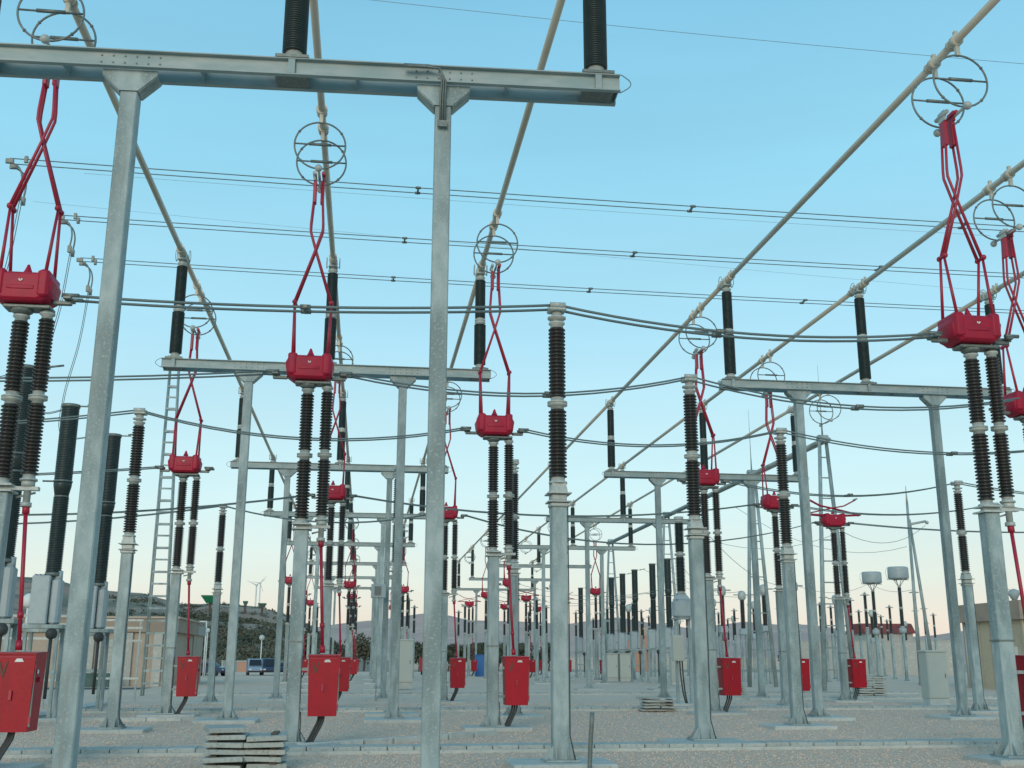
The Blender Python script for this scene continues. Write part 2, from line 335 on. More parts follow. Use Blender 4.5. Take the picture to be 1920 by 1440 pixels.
for i, Y in enumerate(ROWS):
    lab = ['large near steel portal across the top left, its base below the frame', 'second portal of the left row, its beam behind the middle red disconnector head'][i] if i < 2 else f'{far[i]} steel portal going back in the left row under three tubes'
    pa.append(portal.place((AX, Y + (.40 if i == 0 else 0), 0), lab, 'portal frame', GP, rz=-.040 if i == 0 else 0))
for i, Y in enumerate(ROWS[1:], 1):
    lab = 'nearest portal of the right row, its beam sloping out at the right edge' if i == 1 else f'{ {2: "second", 3: "third", 4: "fourth", 5: "fifth", 6: "sixth", 7: "last and farthest"}[i] } steel portal going back in the right row'
    portal.place((BX, Y, 0), lab, 'portal frame', GP)

# conduit bundle hooked over the near beam above the second post
k = MB()
for j in range(3):
    y = -.03 - .012 * j; x = AX + P2
    k.tube([(x - .62, y, ZB - .06 - .02 * j), (x - .25, y, ZB - .05 - .02 * j), (x - .08, y, ZB - .1), (x - .04 + .03 * j, y + .02, ZB - .3), (x - .05 + .035 * j, .07, ZB - .5), (x - .05 + .035 * j, .085, ZB - .95)], .016, 6)
k.box(x - .09, x + .06, .062, .1, ZB - 1.0, ZB - .9)
tag(k.build('cable_bundle', FIT, None, (0, ROWS[0] + .08, 0)), 'dark conduit bundle bent over the near beam onto the second post', 'conduit')

# ------------------------------------------------------------------ bus tubes
ZT = ZB + 3.38
XT = [AX + x for x in XI] + [BX + x for x in XI]
names = ['leftmost', 'second', 'third', 'fourth', 'fifth', 'rightmost']
HANG = {}
LR = [18.6, 35.9, 88.2, 105.0, 122.4]; MR = [23.2, 41.3, 92.6, 110.0, 127.4]; RR = [28.5, 46.4, 98.2, 115.6, 132.8]
for i, x in enumerate(XT):
    r = tag(empty('bus_tube', (x, 0, ZT)), f'{names[i]} of the six aluminium bus tubes running overhead into the distance', 'bus tube', 'overhead aluminium bus tubes')
    Y0, Y1 = 1.0, 139.0
    cuts = [Y0] + [y + .24 + d for y in ROWS for d in (0,)] + [Y1]
    for a, b in zip(cuts, cuts[1:]):
        MB().tube([(0, a + .004, 0), (0, b - .004, 0)], .08, 14).build('tube_length', ALU, r)
    for y in ROWS:
        c = MB()
        c.tube([(0, y - .35, 0), (0, y + .83, 0)], .098, 14)
        for d in (-.3, -.1, .55, .78): c.tube([(0, y + d - .035, 0), (0, y + d + .035, 0)], .125, 12); c.box(-.03, .03, y + d - .03, y + d + .03, .1, .2)
        c.build('sleeve', ALU, r)
def make_hanger():
    r = empty('contact_hanger')
    for y in (-.44, .44):
        MB().ring((0, y, -.90), .57, .021, 'y', 40, 7).build('contact_ring', FIT, r)
        b = MB().tube([(-.57, y, -.88), (.57, y, -.88)], .019, 6); b.tube([(-.25, y, -.875), (.25, y, -.875)], .036, 8)
        for a in (.6, 2.54, 3.9, 5.5): b.ball((.57 * cos(a), y, -.90 + .57 * sin(a)), .034, 8, 6)
        b.build('cross_bar', FIT, r)
        c = MB().tube([(0, y - .06, 0), (0, y + .06, 0)], .13, 12); c.box(-.04, .04, y - .04, y + .04, -.34, .21); c.tube([(0, y + .16, 0), (0, y + .22, 0)], .12, 12)
        c.build('tube_clamp', ALU, r)
    b = MB().tube([(0, -.56, -1.5), (0, .56, -1.5)], .03, 8); b.build('contact_rod', PALE, r)
    for y in (-.58, .58): MB().ball((0, y, -1.52), .085).build('end_ball', PALE, r)
    return r
hanger = Kind(make_hanger)
rowlab = {}
def hang(x, y, lab): hanger.place((x, y, ZT), lab, 'contact rings', 'contact ring pairs hung from the bus tubes')

# ------------------------------------------------------------------ pantograph disconnectors
def insul(root, x, z0, z1, rc, rs, nshed, mt, zj=None, name='insulator', cap=PALE, y=0, seg=16):
    zm = zj or (z0 + z1) / 2; h = .11
    i_ = MB().lathe(shed_profile(z0 + .1, zm - h, nshed, rc, rs), seg, (x, y)); i_.lathe(shed_profile(zm + h, z1 - .1, nshed, rc * .95, rs * .95), seg, (x, y))
    o = i_.build(name, mt, root)
    MB().lathe([(rs, z0), (rs, z0 + .03), (rc * 1.1, z0 + .05), (rc * 1.15, z0 + .11)], seg, (x, y)).build('bottom_cap', cap, o)
    c = MB().lathe([(rc * 1.1, zm - h), (rc * 1.05, zm - .05), (rs * 1.1, zm - .035), (rs * 1.1, zm - .01), (rc, zm), (rs * 1.1, zm + .01), (rs * 1.1, zm + .035), (rc * 1.05, zm + .05), (rc * 1.1, zm + h)], seg, (x, y)); c.build('joint', cap, o)
    c = MB().lathe([(rc * 1.1, z1 - .11), (rc * 1.0, z1 - .05), (rs * .9, z1 - .03), (rs * .9, z1)], seg, (x, y)); c.build('top_cap', cap, o)
    return o
def bend(pts, n=4):
    """Catmull-Rom through pts"""
    P = [Vector(p) for p in pts]; P = [P[0] * 2 - P[1]] + P + [P[-1] * 2 - P[-2]]; o = []
    for i in range(1, len(P) - 2):
        for k in range(n):
            t = k / n; a, b, c, d = P[i - 1:i + 3]
            o.append(.5 * ((2 * b) + (c - a) * t + (2 * a - 5 * b + 4 * c - d) * t * t + (3 * b - a - 3 * c + d) * t ** 3))
    return o + [P[-2]]
def make_pantograph(opened):
    r = empty('pantograph_disconnector')
    po = MB().chbox(-.14, .14, -.14, .14, .12, 4.36, .018).build('post', STEEL, r)
    base_plate(po, .14, .105, .26, .15)
    b = MB(); b.box(-.155, .155, -.155, .155, 2.06, 2.09); b.build('strap', FIT, po)
    b = MB(); b.taper((0, 0, 4.36), (.2, .2), (0, 0, 4.39), (.2, .2)); b.box(-.12, .58, -.06, .06, 4.40, 4.46); b.taper((0, 0, 4.46), (.19, .19), (0, 0, 4.49), (.19, .19))
    b.tube([(.2, .1, 4.3), (.5, .1, 4.38)], .02, 6); b.build('top_bracket', PALE, r)
    insul(r, -.02, 4.49, 7.40, .098, .152, 19, BROWN, 5.95)
    insul(r, .40, 4.56, 7.46, .088, .140, 20, BROWN, 5.97, 'rotating_insulator')
    b = MB().lathe([(.06, 4.2), (.06, 4.46), (.11, 4.465), (.11, 4.56)], 12, (.4, 0)); b.lathe([(.09, 4.13), (.09, 4.2)], 12, (.4, 0)); b.build('bearing', PALE, r)
    b = MB().tube([(.405, 0, 4.14), (.54, 0, 1.86)], .034, 10); b.tube([(.405, 0, 4.16), (.412, 0, 4.02)], .06, 10); b.tube([(.505, 0, 2.45), (.512, 0, 2.36)], .05, 10); b.tube([(.532, 0, 2.0), (.54, 0, 1.85)], .055, 10); b.build('operating_rod', REDARM, r)
    # drive cabinet
    c = MB().add([(.31, -.28, .62), (.87, -.28, .62), (.87, .28, .62), (.31, .28, .62), (.28, -.31, 1.78), (.90, -.31, 1.78), (.90, .31, 1.78), (.28, .31, 1.78)],
                 [(0, 3, 2, 1), (4, 5, 6, 7), (0, 1, 5, 4), (1, 2, 6, 5), (2, 3, 7, 6), (3, 0, 4, 7)]).build('drive_cabinet', RED, r)
    b = MB(); b.add([(.27, -.335, 1.781), (.91, -.335, 1.781), (.91, .335, 1.781), (.27, .335, 1.781), (.27, -.335, 1.81), (.91, -.335, 1.81), (.91, .335, 1.83), (.27, .335, 1.83)],
          [(0, 3, 2, 1), (4, 5, 6, 7), (0, 1, 5, 4), (1, 2, 6, 5), (2, 3, 7, 6), (3, 0, 4, 7)]); b.build('lid', RED, c)
    b = MB(); 
    for zz in (.8, 1.6): b.box(.87, .905, -.29, -.24, zz - .05, zz + .05)
    b.box(.56, .60, -.335, -.3, 1.10, 1.24); b.box(.905 - .03, .93, -.05, .0, 1.36, 1.44); b.build('hinge', REDARM, c)
    b = MB(); b.box(.883 - .02, .905, -.275, -.267, .7, 1.7); b.build('door_seam', FIT, c)
    b = MB().box(.31, .87, -.318, -.305, 1.735, 1.75); b.build('rain_lip', REDARM, c)
    b = MB()      # bright V-shaped warning mark and small plates
    b.add([(.36, -.317, 1.67), (.385, -.317, 1.67), (.43, -.314, 1.52), (.475, -.317, 1.67), (.50, -.317, 1.67), (.44, -.313, 1.44), (.42, -.313, 1.44)], [(0, 6, 2, 1), (6, 5, 2), (2, 5, 4, 3)]); b.build('warning_mark', YEL, c)
    b = MB(); b.add([(.62, -.318, 1.72), (.70, -.318, 1.72), (.73, -.317, 1.67), (.59, -.317, 1.67)], [(0, 3, 2, 1)]); b.box(.905, .909, -.16, -.09, 1.49, 1.55); b.build('plate', WHITE, c)
    b = MB()      # bracket from the post
    for q in ((.29, -.1, -.06, 1.5, 1.56), (.29, .06, .1, 1.5, 1.56), (.31, -.1, -.06, .8, .86)): MB().box(.14, *q).build('cabinet_bracket', STEEL, r)
    for j in range(3): MB().tube(bend([(.62 - .05 * j, -.05 + .06 * j, .63), (.60 - .05 * j, -.06 + .06 * j, .50), (.48 - .05 * j, -.1 + .05 * j, .25), (.36 - .05 * j, -.14 + .05 * j, .01)]), .026, 7).build('cable', CABLE, r)
    MB().tube(bend([(.16, -.1, .7), (.17, -.13, .45), (.17, -.15, .2), (.25, -.22, .02)]), .012, 5).build('earth_wire', CABLE, r)
    # head
    h = MB(); cs = [(-.34, 7.58), (-.48, 7.68), (-.52, 7.94), (-.46, 8.06), (-.36, 8.11), (.36, 8.11), (.46, 8.06), (.52, 7.94), (.48, 7.68), (.34, 7.58)]
    def prof(k, y): return [((x * k), y, 7.85 + (z - 7.85) * k) for x, z in cs]
    v = prof(.80, -.33) + prof(.97, -.27) + prof(1, -.20) + prof(1, .20) + prof(.97, .27) + prof(.80, .33); n = 10
    f = [tuple(range(n)), tuple(range(6 * n - 1, 5 * n - 1, -1))] + [(a * n + (j + 1) % n, a * n + j, (a + 1) * n + j, (a + 1) * n + (j + 1) % n) for a in range(5) for j in range(n)]
    h.add(v, f)
    for sx in (-.36, .36):
        h.chbox(sx - .10, sx + .10, -.355, .355, 7.66, 8.15, .045)
    h.box(-.22, .22, -.345, .345, 7.78, 7.85); h.lathe([(.09, 8.165), (.06, 8.22), (.02, 8.33)], 8); ho = h.build('head', CRIM, r); bv = ho.modifiers.new('bevel', 'BEVEL'); bv.width = .035; bv.segments = 3; bv.limit_method = 'ANGLE'; bv.angle_limit = radians(22)
    for p_ in ho.data.polygons: p_.use_smooth = True
    b = MB(); b.box(-.03, -.008, -.352, -.335, 7.93, 7.955); b.box(.012, .034, -.352, -.335, 7.93, 7.955); b.box(-.018, .022, -.350, -.335, 7.915, 7.935); b.build('badge', WHITE, ho)
    b = MB(); b.chbox(-.30, .48, -.17, .17, 7.50, 7.565, .02); b.lathe([(.09, 7.40), (.17, 7.46), (.19, 7.5)], 14, (-.02, 0)); b.lathe([(.08, 7.46), (.1, 7.47), (.1, 7.5)], 14, (.4, 0)); b.build('frame', FIT, r)
    for s_ in (-1, 1):
        b = MB(); b.chbox(min(s_ * .47, s_ * .78), max(s_ * .47, s_ * .78), -.05, .05, 7.62, 7.69, .012); b.chbox(min(s_ * .66, s_ * .80), max(s_ * .66, s_ * .80), -.17, .17, 7.695, 7.74, .012)
        b.tube([(s_ * .64, -.13, 7.76), (s_ * .92, -.13, 7.76)], .038, 8); b.tube([(s_ * .64, .13, 7.76), (s_ * .92, .13, 7.76)], .038, 8); b.build('terminal', FIT, r)
    if not opened:
        for s_ in (-1, 1):
            for yy in (-1, 1):
                MB().tube([(s_ * .37, yy * .26, 8.12), (s_ * .40, yy * .075, 9.33)], [.032, .026], 8).build('lower_arm', REDARM, r)
            b = MB().tube([(s_ * .40, -.13, 9.36), (s_ * .40, .13, 9.36)], .035, 8); b.ball((s_ * .40, -.11, 9.36), .055, 8, 6); b.ball((s_ * .40, .11, 9.36), .055, 8, 6); b.build('knee', REDARM, r)
            for yy in (-1, 1):
                y = yy * .075 + s_ * .028
                MB().tube([(s_ * .40, y, 9.36), (0, y, 10.62), (-s_ * .135, y, 11.08), (-s_ * .135, y, 11.25), (-s_ * .075, y, 12.2)], [.034, .028, .028, .028, .026], 8).build('upper_arm', REDARM, r)
            b = MB().chbox(min(-s_ * .045, -s_ * .125), max(-s_ * .045, -s_ * .125), -.095, .095, 11.75, 12.28, .015); b.build('arm_plate', REDARM, r)
            b = MB().tube([(-s_ * .10, -.22, 12.42), (-s_ * .10, .22, 12.42)], .045, 8); b.box(-s_ * .10 - .02, -s_ * .10 + .02, -.12, .12, 12.281, 12.5); b.build('contact_tip', PALE if s_ > 0 else REDARM, r)
    else:
        for s_ in (-1, 1):
            for yy in (-1, 1): MB().tube([(s_ * .37, yy * .24, 8.08), (s_ * 1.25, yy * .1, 8.12)], .03, 8).build('lower_arm', REDARM, r)
            b = MB().ball((s_ * 1.25, -.1, 8.12), .05, 8, 6); b.ball((s_ * 1.25, .1, 8.12), .05, 8, 6); b.tube([(s_ * 1.25, -.12, 8.12), (s_ * 1.25, .12, 8.12)], .03, 8); b.build('knee', REDARM, r)
            for yy in (-1, 1):
                y = yy * .075 + s_ * .025
                MB().tube([(s_ * 1.25, y, 8.14), (0, y, 8.42), (-s_ * .55, y, 8.52), (-s_ * 1.1, y, 8.80)], .026, 8).build('upper_arm', REDARM, r)
            MB().tube([(-s_ * 1.13, -.18, 8.84), (-s_ * 1.13, .18, 8.84)], .04, 8).build('contact_tip', PALE, r)
    return r
panto = Kind(lambda: make_pantograph(False)); pantoO = Kind(lambda: make_pantograph(True))
GD = 'red pantograph disconnectors under the bus tubes'
x = XT
PA = [ (0, 18.6, 0, 'nearest red pantograph disconnector, at the left edge, its red cabinet partly cut off'),
 (1, 23.2, 0, 'large red pantograph disconnector left of the tall middle post, reaching the second tube'),
 (2, 28.5, 0, 'red pantograph disconnector just right of the tall middle post'),
 (0, 35.9, 0, 'smaller red pantograph disconnector beside the lattice ladder tower on the left'),
 (1, 41.3, 0, 'red pantograph disconnector standing close behind the large one left of the middle post'),
 (2, 46.4, 0, 'red pantograph disconnector half hidden behind the tall middle post'),
 (3, 18.6, 0, 'large red pantograph disconnector at the right edge, reaching the fourth tube'),
 (4, 24.2, 0, 'red pantograph disconnector cut by the right edge of the frame'),
 (3, 35.9, 0, 'red pantograph disconnector behind the brown post insulator right of centre'),
 (4, 41.3, 0, 'red pantograph disconnector behind the second brown post insulator from the right'),
 (5, 46.4, 1, 'open pantograph disconnector with arms folded flat, beside the right portal post')]
far_labels = {}
for t, y, op, lab in PA:
    (pantoO if op else panto).place((XT[t] - (.12 if lab.startswith('large red pantograph disconnector at the right') else 0), y, 0), lab, 'disconnector', GD)
    hang(XT[t], y, 'ring pair hanging from the ' + names[t] + ' tube above the ' + ('nearer' if y < 30 else 'farther') + ' red disconnector' + (' with folded arms' if op else ''))
ordn = ['first', 'second', 'third']
for t in range(6):
    rows = (LR, MR, RR)[t % 3][2:]
    for q, y in enumerate(rows):
        op = (t >= 3 and q == 2) or (t, q) in ((4, 1), (5, 1))
        (pantoO if op else panto).place((XT[t], y, 0), f'{ordn[q]} of three far red disconnectors under the {names[t]} tube' + (', arms folded' if op else ', arms raised'), 'disconnector', GD)
        hang(XT[t], y, f'{ordn[q]} of three far ring pairs hanging from the {names[t]} tube')

# ------------------------------------------------------------------ post insulators that carry the cross wires
def make_post_ins():
    r = empty('post_insulator')
    po = MB().chbox(-.135, .135, -.135, .135, .12, 4.30, .018).build('post', STEEL, r); base_plate(po, .135, .105, .25, .15)
    b = MB(); b.chbox(-.16, .16, -.16, .16, 4.30, 4.37, .02); b.taper((0, 0, 4.38), (.2, .2), (0, 0, 4.40), (.2, .2)); b.chbox(-.135, .135, -.135, .135, 4.405, 4.52, .02)
    b.taper((0, 0, 4.525), (.21, .21), (0, 0, 4.545), (.21, .21)); b.taper((0, 0, 4.55), (.15, .15), (0, 0, 4.72), (.12, .12)); b.build('top_bracket', PALE, r)
    insul(r, 0, 4.72, 7.68, .112, .165, 19, BROWN, 6.16)
    b = MB().lathe([(.08, 7.68), (.08, 7.73), (.17, 7.75), (.17, 7.78), (.1, 7.8), (.09, 7.88)], 14); b.chbox(-.16, .16, -.16, .16, 7.885, 7.94, .02)
    for yy in (-.13, .13): b.tube([(-.14, yy, 7.98), (.14, yy, 7.98)], .055, 8)
    b.build('wire_clamp', PALE, r)
    MB().tube([(.15, -.1, 4.3), (.15, -.12, 2.), (.15, -.1, .5), (.24, -.2, .02)], .011, 5).build('earth_wire', CABLE, r)
    return r
pins = Kind(make_post_ins)
GI = 'post insulators on steel columns holding the cross wires'
PI = [(3.28, 18.6, 'big brown ribbed post insulator alone in the middle foreground'),
      (7.15, 23.2, 'brown post insulator on its column right of centre, in front of a red cabinet'),
      (11.35, 28.5, 'brown post insulator left of the right portal post'),
      (-5.98, 28.5, 'brown post insulator standing left of the lattice ladder tower'),
      (-6.05, 46.4, 'thin dark post insulator left of the second portal of the left row'),
      (.95, 36.0, 'post insulator hidden right behind the second portal post, left of centre'),
      (21.0, 36.3, 'dark post insulator beside the rightmost portal post'),
      (25.4, 41.3, 'dark post insulator seen through the right edge disconnector'),
      (4.62, 34.4, 'dark post insulator close behind the disconnector right of the middle post')]
for X, Y, lab in PI: pins.place((X, Y, 0), lab, 'post insulator', GI)

# ------------------------------------------------------------------ conductors
def span(p, q, sag, n=14):
    P, Q = Vector(p), Vector(q)
    return [P.lerp(Q, t / n) - Vector((0, 0, sag * 4 * (t / n) * (1 - t / n))) for t in range(n + 1)]
GW = 'twin cross wires between the disconnectors'
def twin(pts_sag, lab, sep=.26, rad=.021, sp_at=(), group=GW, zoff=0, mt=WIRE, cat='twin wire'):
    """pts_sag: list of (p, q, sag)"""
    r = tag(empty('twin_conductor', pts_sag[0][0]), lab, cat, group); o = Vector(pts_sag[0][0])
    for k, yy in enumerate((-sep / 2, sep / 2)):
        m_ = MB()
        for p, q, s_ in pts_sag: m_.tube([v + Vector((0, yy, 0)) - o for v in span(p, q, s_)], rad, 6)
        m_.build('wire', mt, r)
    for i, t in sp_at:
        p, q, s_ = pts_sag[i]; c = span(p, q, s_, 100)[int(t * 100)] - o
        b = MB().box(c.x - .03, c.x + .03, -sep / 2 - .06, sep / 2 + .06, c.z - .03, c.z + .03)
        for yy in (-sep / 2, sep / 2): b.tube([(c.x - .09, yy, c.z), (c.x + .09, yy, c.z)], .045, 6)
        b.build('spacer', FIT, r)
    return r
zt, zc_ = 7.75, 7.98
def T(i, s_): return XT[i] + s_ * .9
twin([((T(0, 1), 18.6, zt), (3.28, 18.6, zc_), .12), ((3.28, 18.6, zc_), (T(3, -1), 18.6, zt), .28)], 'near twin wire from the left edge disconnector over the middle post insulator to the right', sp_at=((0, .46), (1, .42)), rad=.025)
twin([((-19, 23.2, 7.6), (T(1, -1), 23.2, zt), .35)], 'twin wire coming in from the left to the large disconnector left of centre', sp_at=((0, .5),))
twin([((T(1, 1), 23.2, zt), (7.15, 23.2, zc_), .42), ((7.15, 23.2, zc_), (T(4, -1), 23.2, zt), .45)], 'twin wire behind the tall middle post, sagging to the middle right post insulator', sp_at=((0, .58), (1, .5)))
twin([((-21, 28.5, 7.6), (-5.98, 28.5, zc_), .5), ((-5.98, 28.5, zc_), (T(2, -1), 28.5, zt), .5)], 'twin wire over the left brown post insulator towards the middle disconnector', sp_at=((0, .7),))
twin([((T(2, 1), 28.5, zt), (11.35, 28.5, zc_), .42), ((11.35, 28.5, zc_), (T(5, -1), 28.5, zt), .4)], 'twin wire sagging from the middle disconnector to the post insulator left of the right portal', sp_at=((1, .6),))
twin([((-24, 35.9, 7.4), (T(0, -1), 35.9, zt), .35)], 'twin wire coming in from the left to the small disconnector by the ladder tower')
twin([((T(3, 1), 35.9, zt), (21.0, 36.3, zc_), .5), ((21.0, 36.3, zc_), (32, 36.3, 7.8), .4)], 'twin wire running right from behind the right portal post past its dark insulator', sp_at=((0, .5),))
twin([((-26, 41.3, 7.6), (T(1, -1), 41.3, zt), .9)], 'low twin wire sagging across the left side behind the ladder tower')
twin([((T(1, 1), 41.3, zt), (T(4, -1), 41.3, zt), .6)], 'twin wire sagging across the centre behind the tall middle post')
twin([((T(4, 1), 41.3, zt), (25.4, 41.3, zc_), .4), ((25.4, 41.3, zc_), (36, 41.3, 7.8), .4)], 'twin wire right of the right portal, meeting the edge post insulator')
twin([((-26, 46.4, 7.4), (-6.05, 46.4, zc_), .7), ((-6.05, 46.4, zc_), (T(2, -1), 46.4, zt), .5)], 'twin wire over the thin dark post insulator on the left')
twin([((T(2, 1), 46.4, zt), (T(5, -1), 46.4, zt), 1.1)], 'long sagging twin wire ending at the open disconnector')
twin([((T(5, 1), 46.4, zt), (36, 46.4, 7.8), .3)], 'twin wire leaving right from the open disconnector')
GH = 'three high twin lines crossing the sky'
for Y, xs, sps, lab in ((34.2, -11.9, (.225, .385, .55), 'highest twin line crossing the sky'), (38.8, -11.5, (.21, .36, .53), 'middle of the three high twin lines'), (43.2, -11.9, (.21, .35, .51), 'lowest of the three high twin lines')):
    twin([((xs, Y, 17.42), (48, Y, 17.15), .22)], lab, .42, .017, [(0, s_) for s_ in sps], GH, cat='overhead line')
    # dead end fittings and jumper at the left end
    r = tag(empty('jumper_loop', (xs, Y, 17.3)), {34.2: 'jumper clamp and dropper below the highest line at the left edge', 38.8: 'jumper clamp and dropper above the near red head', 43.2: 'jumper clamp and dropper beside the front left post'}[Y], 'jumper', 'jumpers and droppers at the left gantry')
    for yy in (-.21, .21):
        b = MB().box(-.12, .12, yy - .05, yy + .05, -.05, .10); b.box(.45, .55, yy - .05, yy + .05, .0, .22); b.tube(bend([(0, yy, .02), (.32, yy, -.2), (.45, yy, -.6), (.42, yy, -1.1)]), .03, 6); b.box(.36, .48, yy - .06, yy + .06, -1.3, -1.05)
        b.build('clamp', FIT, r)
    b = MB()
    for yy in (-.1, .1):
        b.tube(bend([(.42, yy, -1.2), (.25, yy, -3.4), (-.1, yy, -5.6), (.25, yy + (-.9 if Y < 44 else 0), -7.35), (xs * -1 - 9.35, yy * .3 - 3.9 + 0, -7.85)], 6), .014, 5)
    b.build('dropper', WIRE, r)
GT = 'thin single wires high in the sky'
def thin(p, q, lab, rad=.009):
    o = MB().tube([v - Vector(p) for v in span(p, q, .1)], rad, 5).build('shield_wire', THINW, None, p); tag(o, lab, 'wire', GT)
thin((gx(600, 34), 34, gz(-4, 34, gx(600, 34))), (gx(2100, 34), 34, gz(120, 34, gx(2100, 34))), 'thin wire crossing the upper right corner of the sky', .01)
thin((gx(60, 47), 47, gz(327, 47, gx(60, 47))), (gx(1950, 47), 47, gz(440, 47, gx(1950, 47))), 'faint thin wire under the highest twin line', .008)
thin((gx(-40, 60), 60, gz(380, 60, gx(-40, 60))), (gx(1950, 60), 60, gz(545, 60, gx(1950, 60))), 'faint thin wire under the middle twin line', .008)

# ------------------------------------------------------------------ live-tank breakers
def make_breaker():
    r = empty('circuit_breaker')
    for sx in (-.45, .45):
        for sy in (-.3, .3): MB().box(sx - .05, sx + .05, sy - .05, sy + .05, 0, 2.6).build('leg', STEEL, r)
    b = MB()
    for z in (1.3, 2.5):
        for y0 in (-.36, .352): MB().box(-.5, .5, y0, y0 + .008, z, z + .1).build('cross_rail', STEEL, r)
    b.box(-.6, .6, -.4, .4, 2.605, 2.715); b.build('platform', STEEL, r)
    b = MB().chbox(-.42, .1, -.33, .33, 2.72, 4.15, .03); b.chbox(.12, .38, -.25, .25, 2.73, 4.05, .06); b.tube([(.25, 0, 4.0), (.25, 0, 4.3)], .12, 10)
    for k in range(4): b.box(-.4 + k * .12, -.36 + k * .12, -.2, .2, 4.15, 4.2)
    b.build('tank', GREYP, r)
    b = MB(); b.ball((.3, -.36, 2.45), .17, 10, 8); b.tube([(.3, -.36, 2.4), (.3, -.36, .6)], .05, 8); b.build('damper', CABLE, r)
    x0 = 0.08
    b = MB().lathe(shed_profile(4.25, 6.55, 44, .20, .235, .5), 14, (x0, 0)); b.lathe([(.20, 6.55), (.27, 6.9), (.27, 7.0)], 14, (x0, 0)); b.lathe(shed_profile(7.02, 9.35, 44, .245, .27, .5), 14, (x0, 0)); o = b.build('insulator', DARK, r)
    b = MB().lathe([(.24, 4.15), (.24, 4.25)], 14, (x0, 0)); b.lathe([(.285, 7.0), (.285, 7.05)], 14, (x0, 0)); b.lathe([(.2, 6.52), (.22, 6.58)], 14, (x0, 0)); b.lathe([(.27, 9.35), (.29, 9.38), (.29, 9.45)], 14, (x0, 0)); b.build('flange', FIT, o)
    b = MB().box(x0, x0 + .6, -.05, .05, 9.4, 9.43); b.tube([(x0 + .5, 0, 9.45), (x0 + .95, 0, 9.52)], .03, 6); b.tube([(x0 - .6, 0, 7.03), (x0, 0, 7.03)], .03, 6); b.build('terminal', FIT, r)
    return r
brk = Kind(make_breaker)
GB = 'tall dark circuit breaker poles'
for X, Y, lab in ((-9.45, 30.0, 'tall dark breaker pole behind the near red disconnector at the left'), (-9.45, 34.6, 'tall dark breaker pole just left of the front left post, on a grey tank'), (-9.15, 39.2, 'tall dark breaker pole just right of the front left post')):
    brk.place((X, Y, 0), lab, 'circuit breaker', GB)
for i, Y in enumerate((82.6, 87.2, 93.2, 97.8, 102.4, 117.6)):
    brk.place((23.05, Y, 0), ['nearest', 'second', 'third', 'fourth', 'fifth', 'farthest'][i] + ' of the dark breaker poles in the row right of the centre', 'circuit breaker', GB)
for i, Y in enumerate((80.5, 85.2, 90)):
    pass

# ------------------------------------------------------------------ instrument transformers and traps
def pedestal(r, h, w=.13, legs=False):
    if legs:
        for sx in (-w, w):
            for sy in (-w, w): MB().box(sx - .035, sx + .035, sy - .035, sy + .035, 0.0, h).build('leg', STEEL, r)
        b = MB()
        for k in range(5):
            z0 = h * k / 5; z1 = h * (k + 1) / 5; s_ = 1 if k % 2 else -1
            for yy in (-w - .04, w + .04): b.tube([(-w * s_, yy, z0), (w * s_, yy, z1)], .012, 4)
        b.box(-w - .05, w + .05, -w - .05, w + .05, h, h + .04); b.build('brace', STEEL, r)
    else:
        po = MB().chbox(-w, w, -w, w, .03, h, .015).build('post', STEEL, r); base_plate(po, w, 0, .2, .12)
def make_ct():
    r = empty('current_transformer'); pedestal(r, 3.9, .22, True)
    MB().chbox(-.32, .32, -.3, .3, 3.95, 4.45, .03).build('tank', GREYP, r)
    MB().lathe(shed_profile(4.45, 6.85, 26, .15, .21), 14).build('insulator', BROWN, r)
    b = MB().lathe([(.2, 6.85), (.30, 6.95), (.34, 7.12), (.34, 7.42), (.24, 7.6), (.08, 7.66)], 16); b.tube([(-.75, 0, 7.3), (.75, 0, 7.3)], .05, 8); b.build('head', PALE, r)
    return r
def make_vt():
    r = empty('voltage_transformer')
    for sx in (-.28, .28): MB().box(sx - .05, sx + .05, -.06, .06, .03, 3.35).build('leg', STEEL, r)
    b = MB().box(-.4, .4, -.25, .25, 3.35, 3.42); b.box(-.3, .3, -.03, .03, 1.8, 1.86); b.build('cross_rail', STEEL, r)
    b = MB().chbox(-.34, .34, -.34, .34, 3.42, 4.12, .08); b.taper((0, 0, 4.12), (.3, .3), (0, 0, 4.36), (.15, .15)); b.build('tank', GREYP, r)
    insul(r, 0, 4.36, 7.35, .14, .205, 24, DARK, 5.95)
    MB().lathe([(.16, 7.35), (.2, 7.38), (.2, 7.5), (.05, 7.52)], 14).build('top_cap', PALE, r)
    c = MB().chbox(-.52, -.06, -.42, -.1, 1.72, 2.72, .02).build('cabinet', CREAM, r)
    MB().box(-.48, -.1, -.432, -.421, 1.77, 2.66).build('door', CREAM, c)
    for j in range(2): MB().tube(bend([(-.22 + .1 * j, -.2, 1.72), (-.2 + .1 * j, -.2, 1.2), (-.12 + .08 * j, -.2, .5), (.0 + .05 * j, -.2, .02)]), .03, 6).build('cable', CABLE, r)
    return r
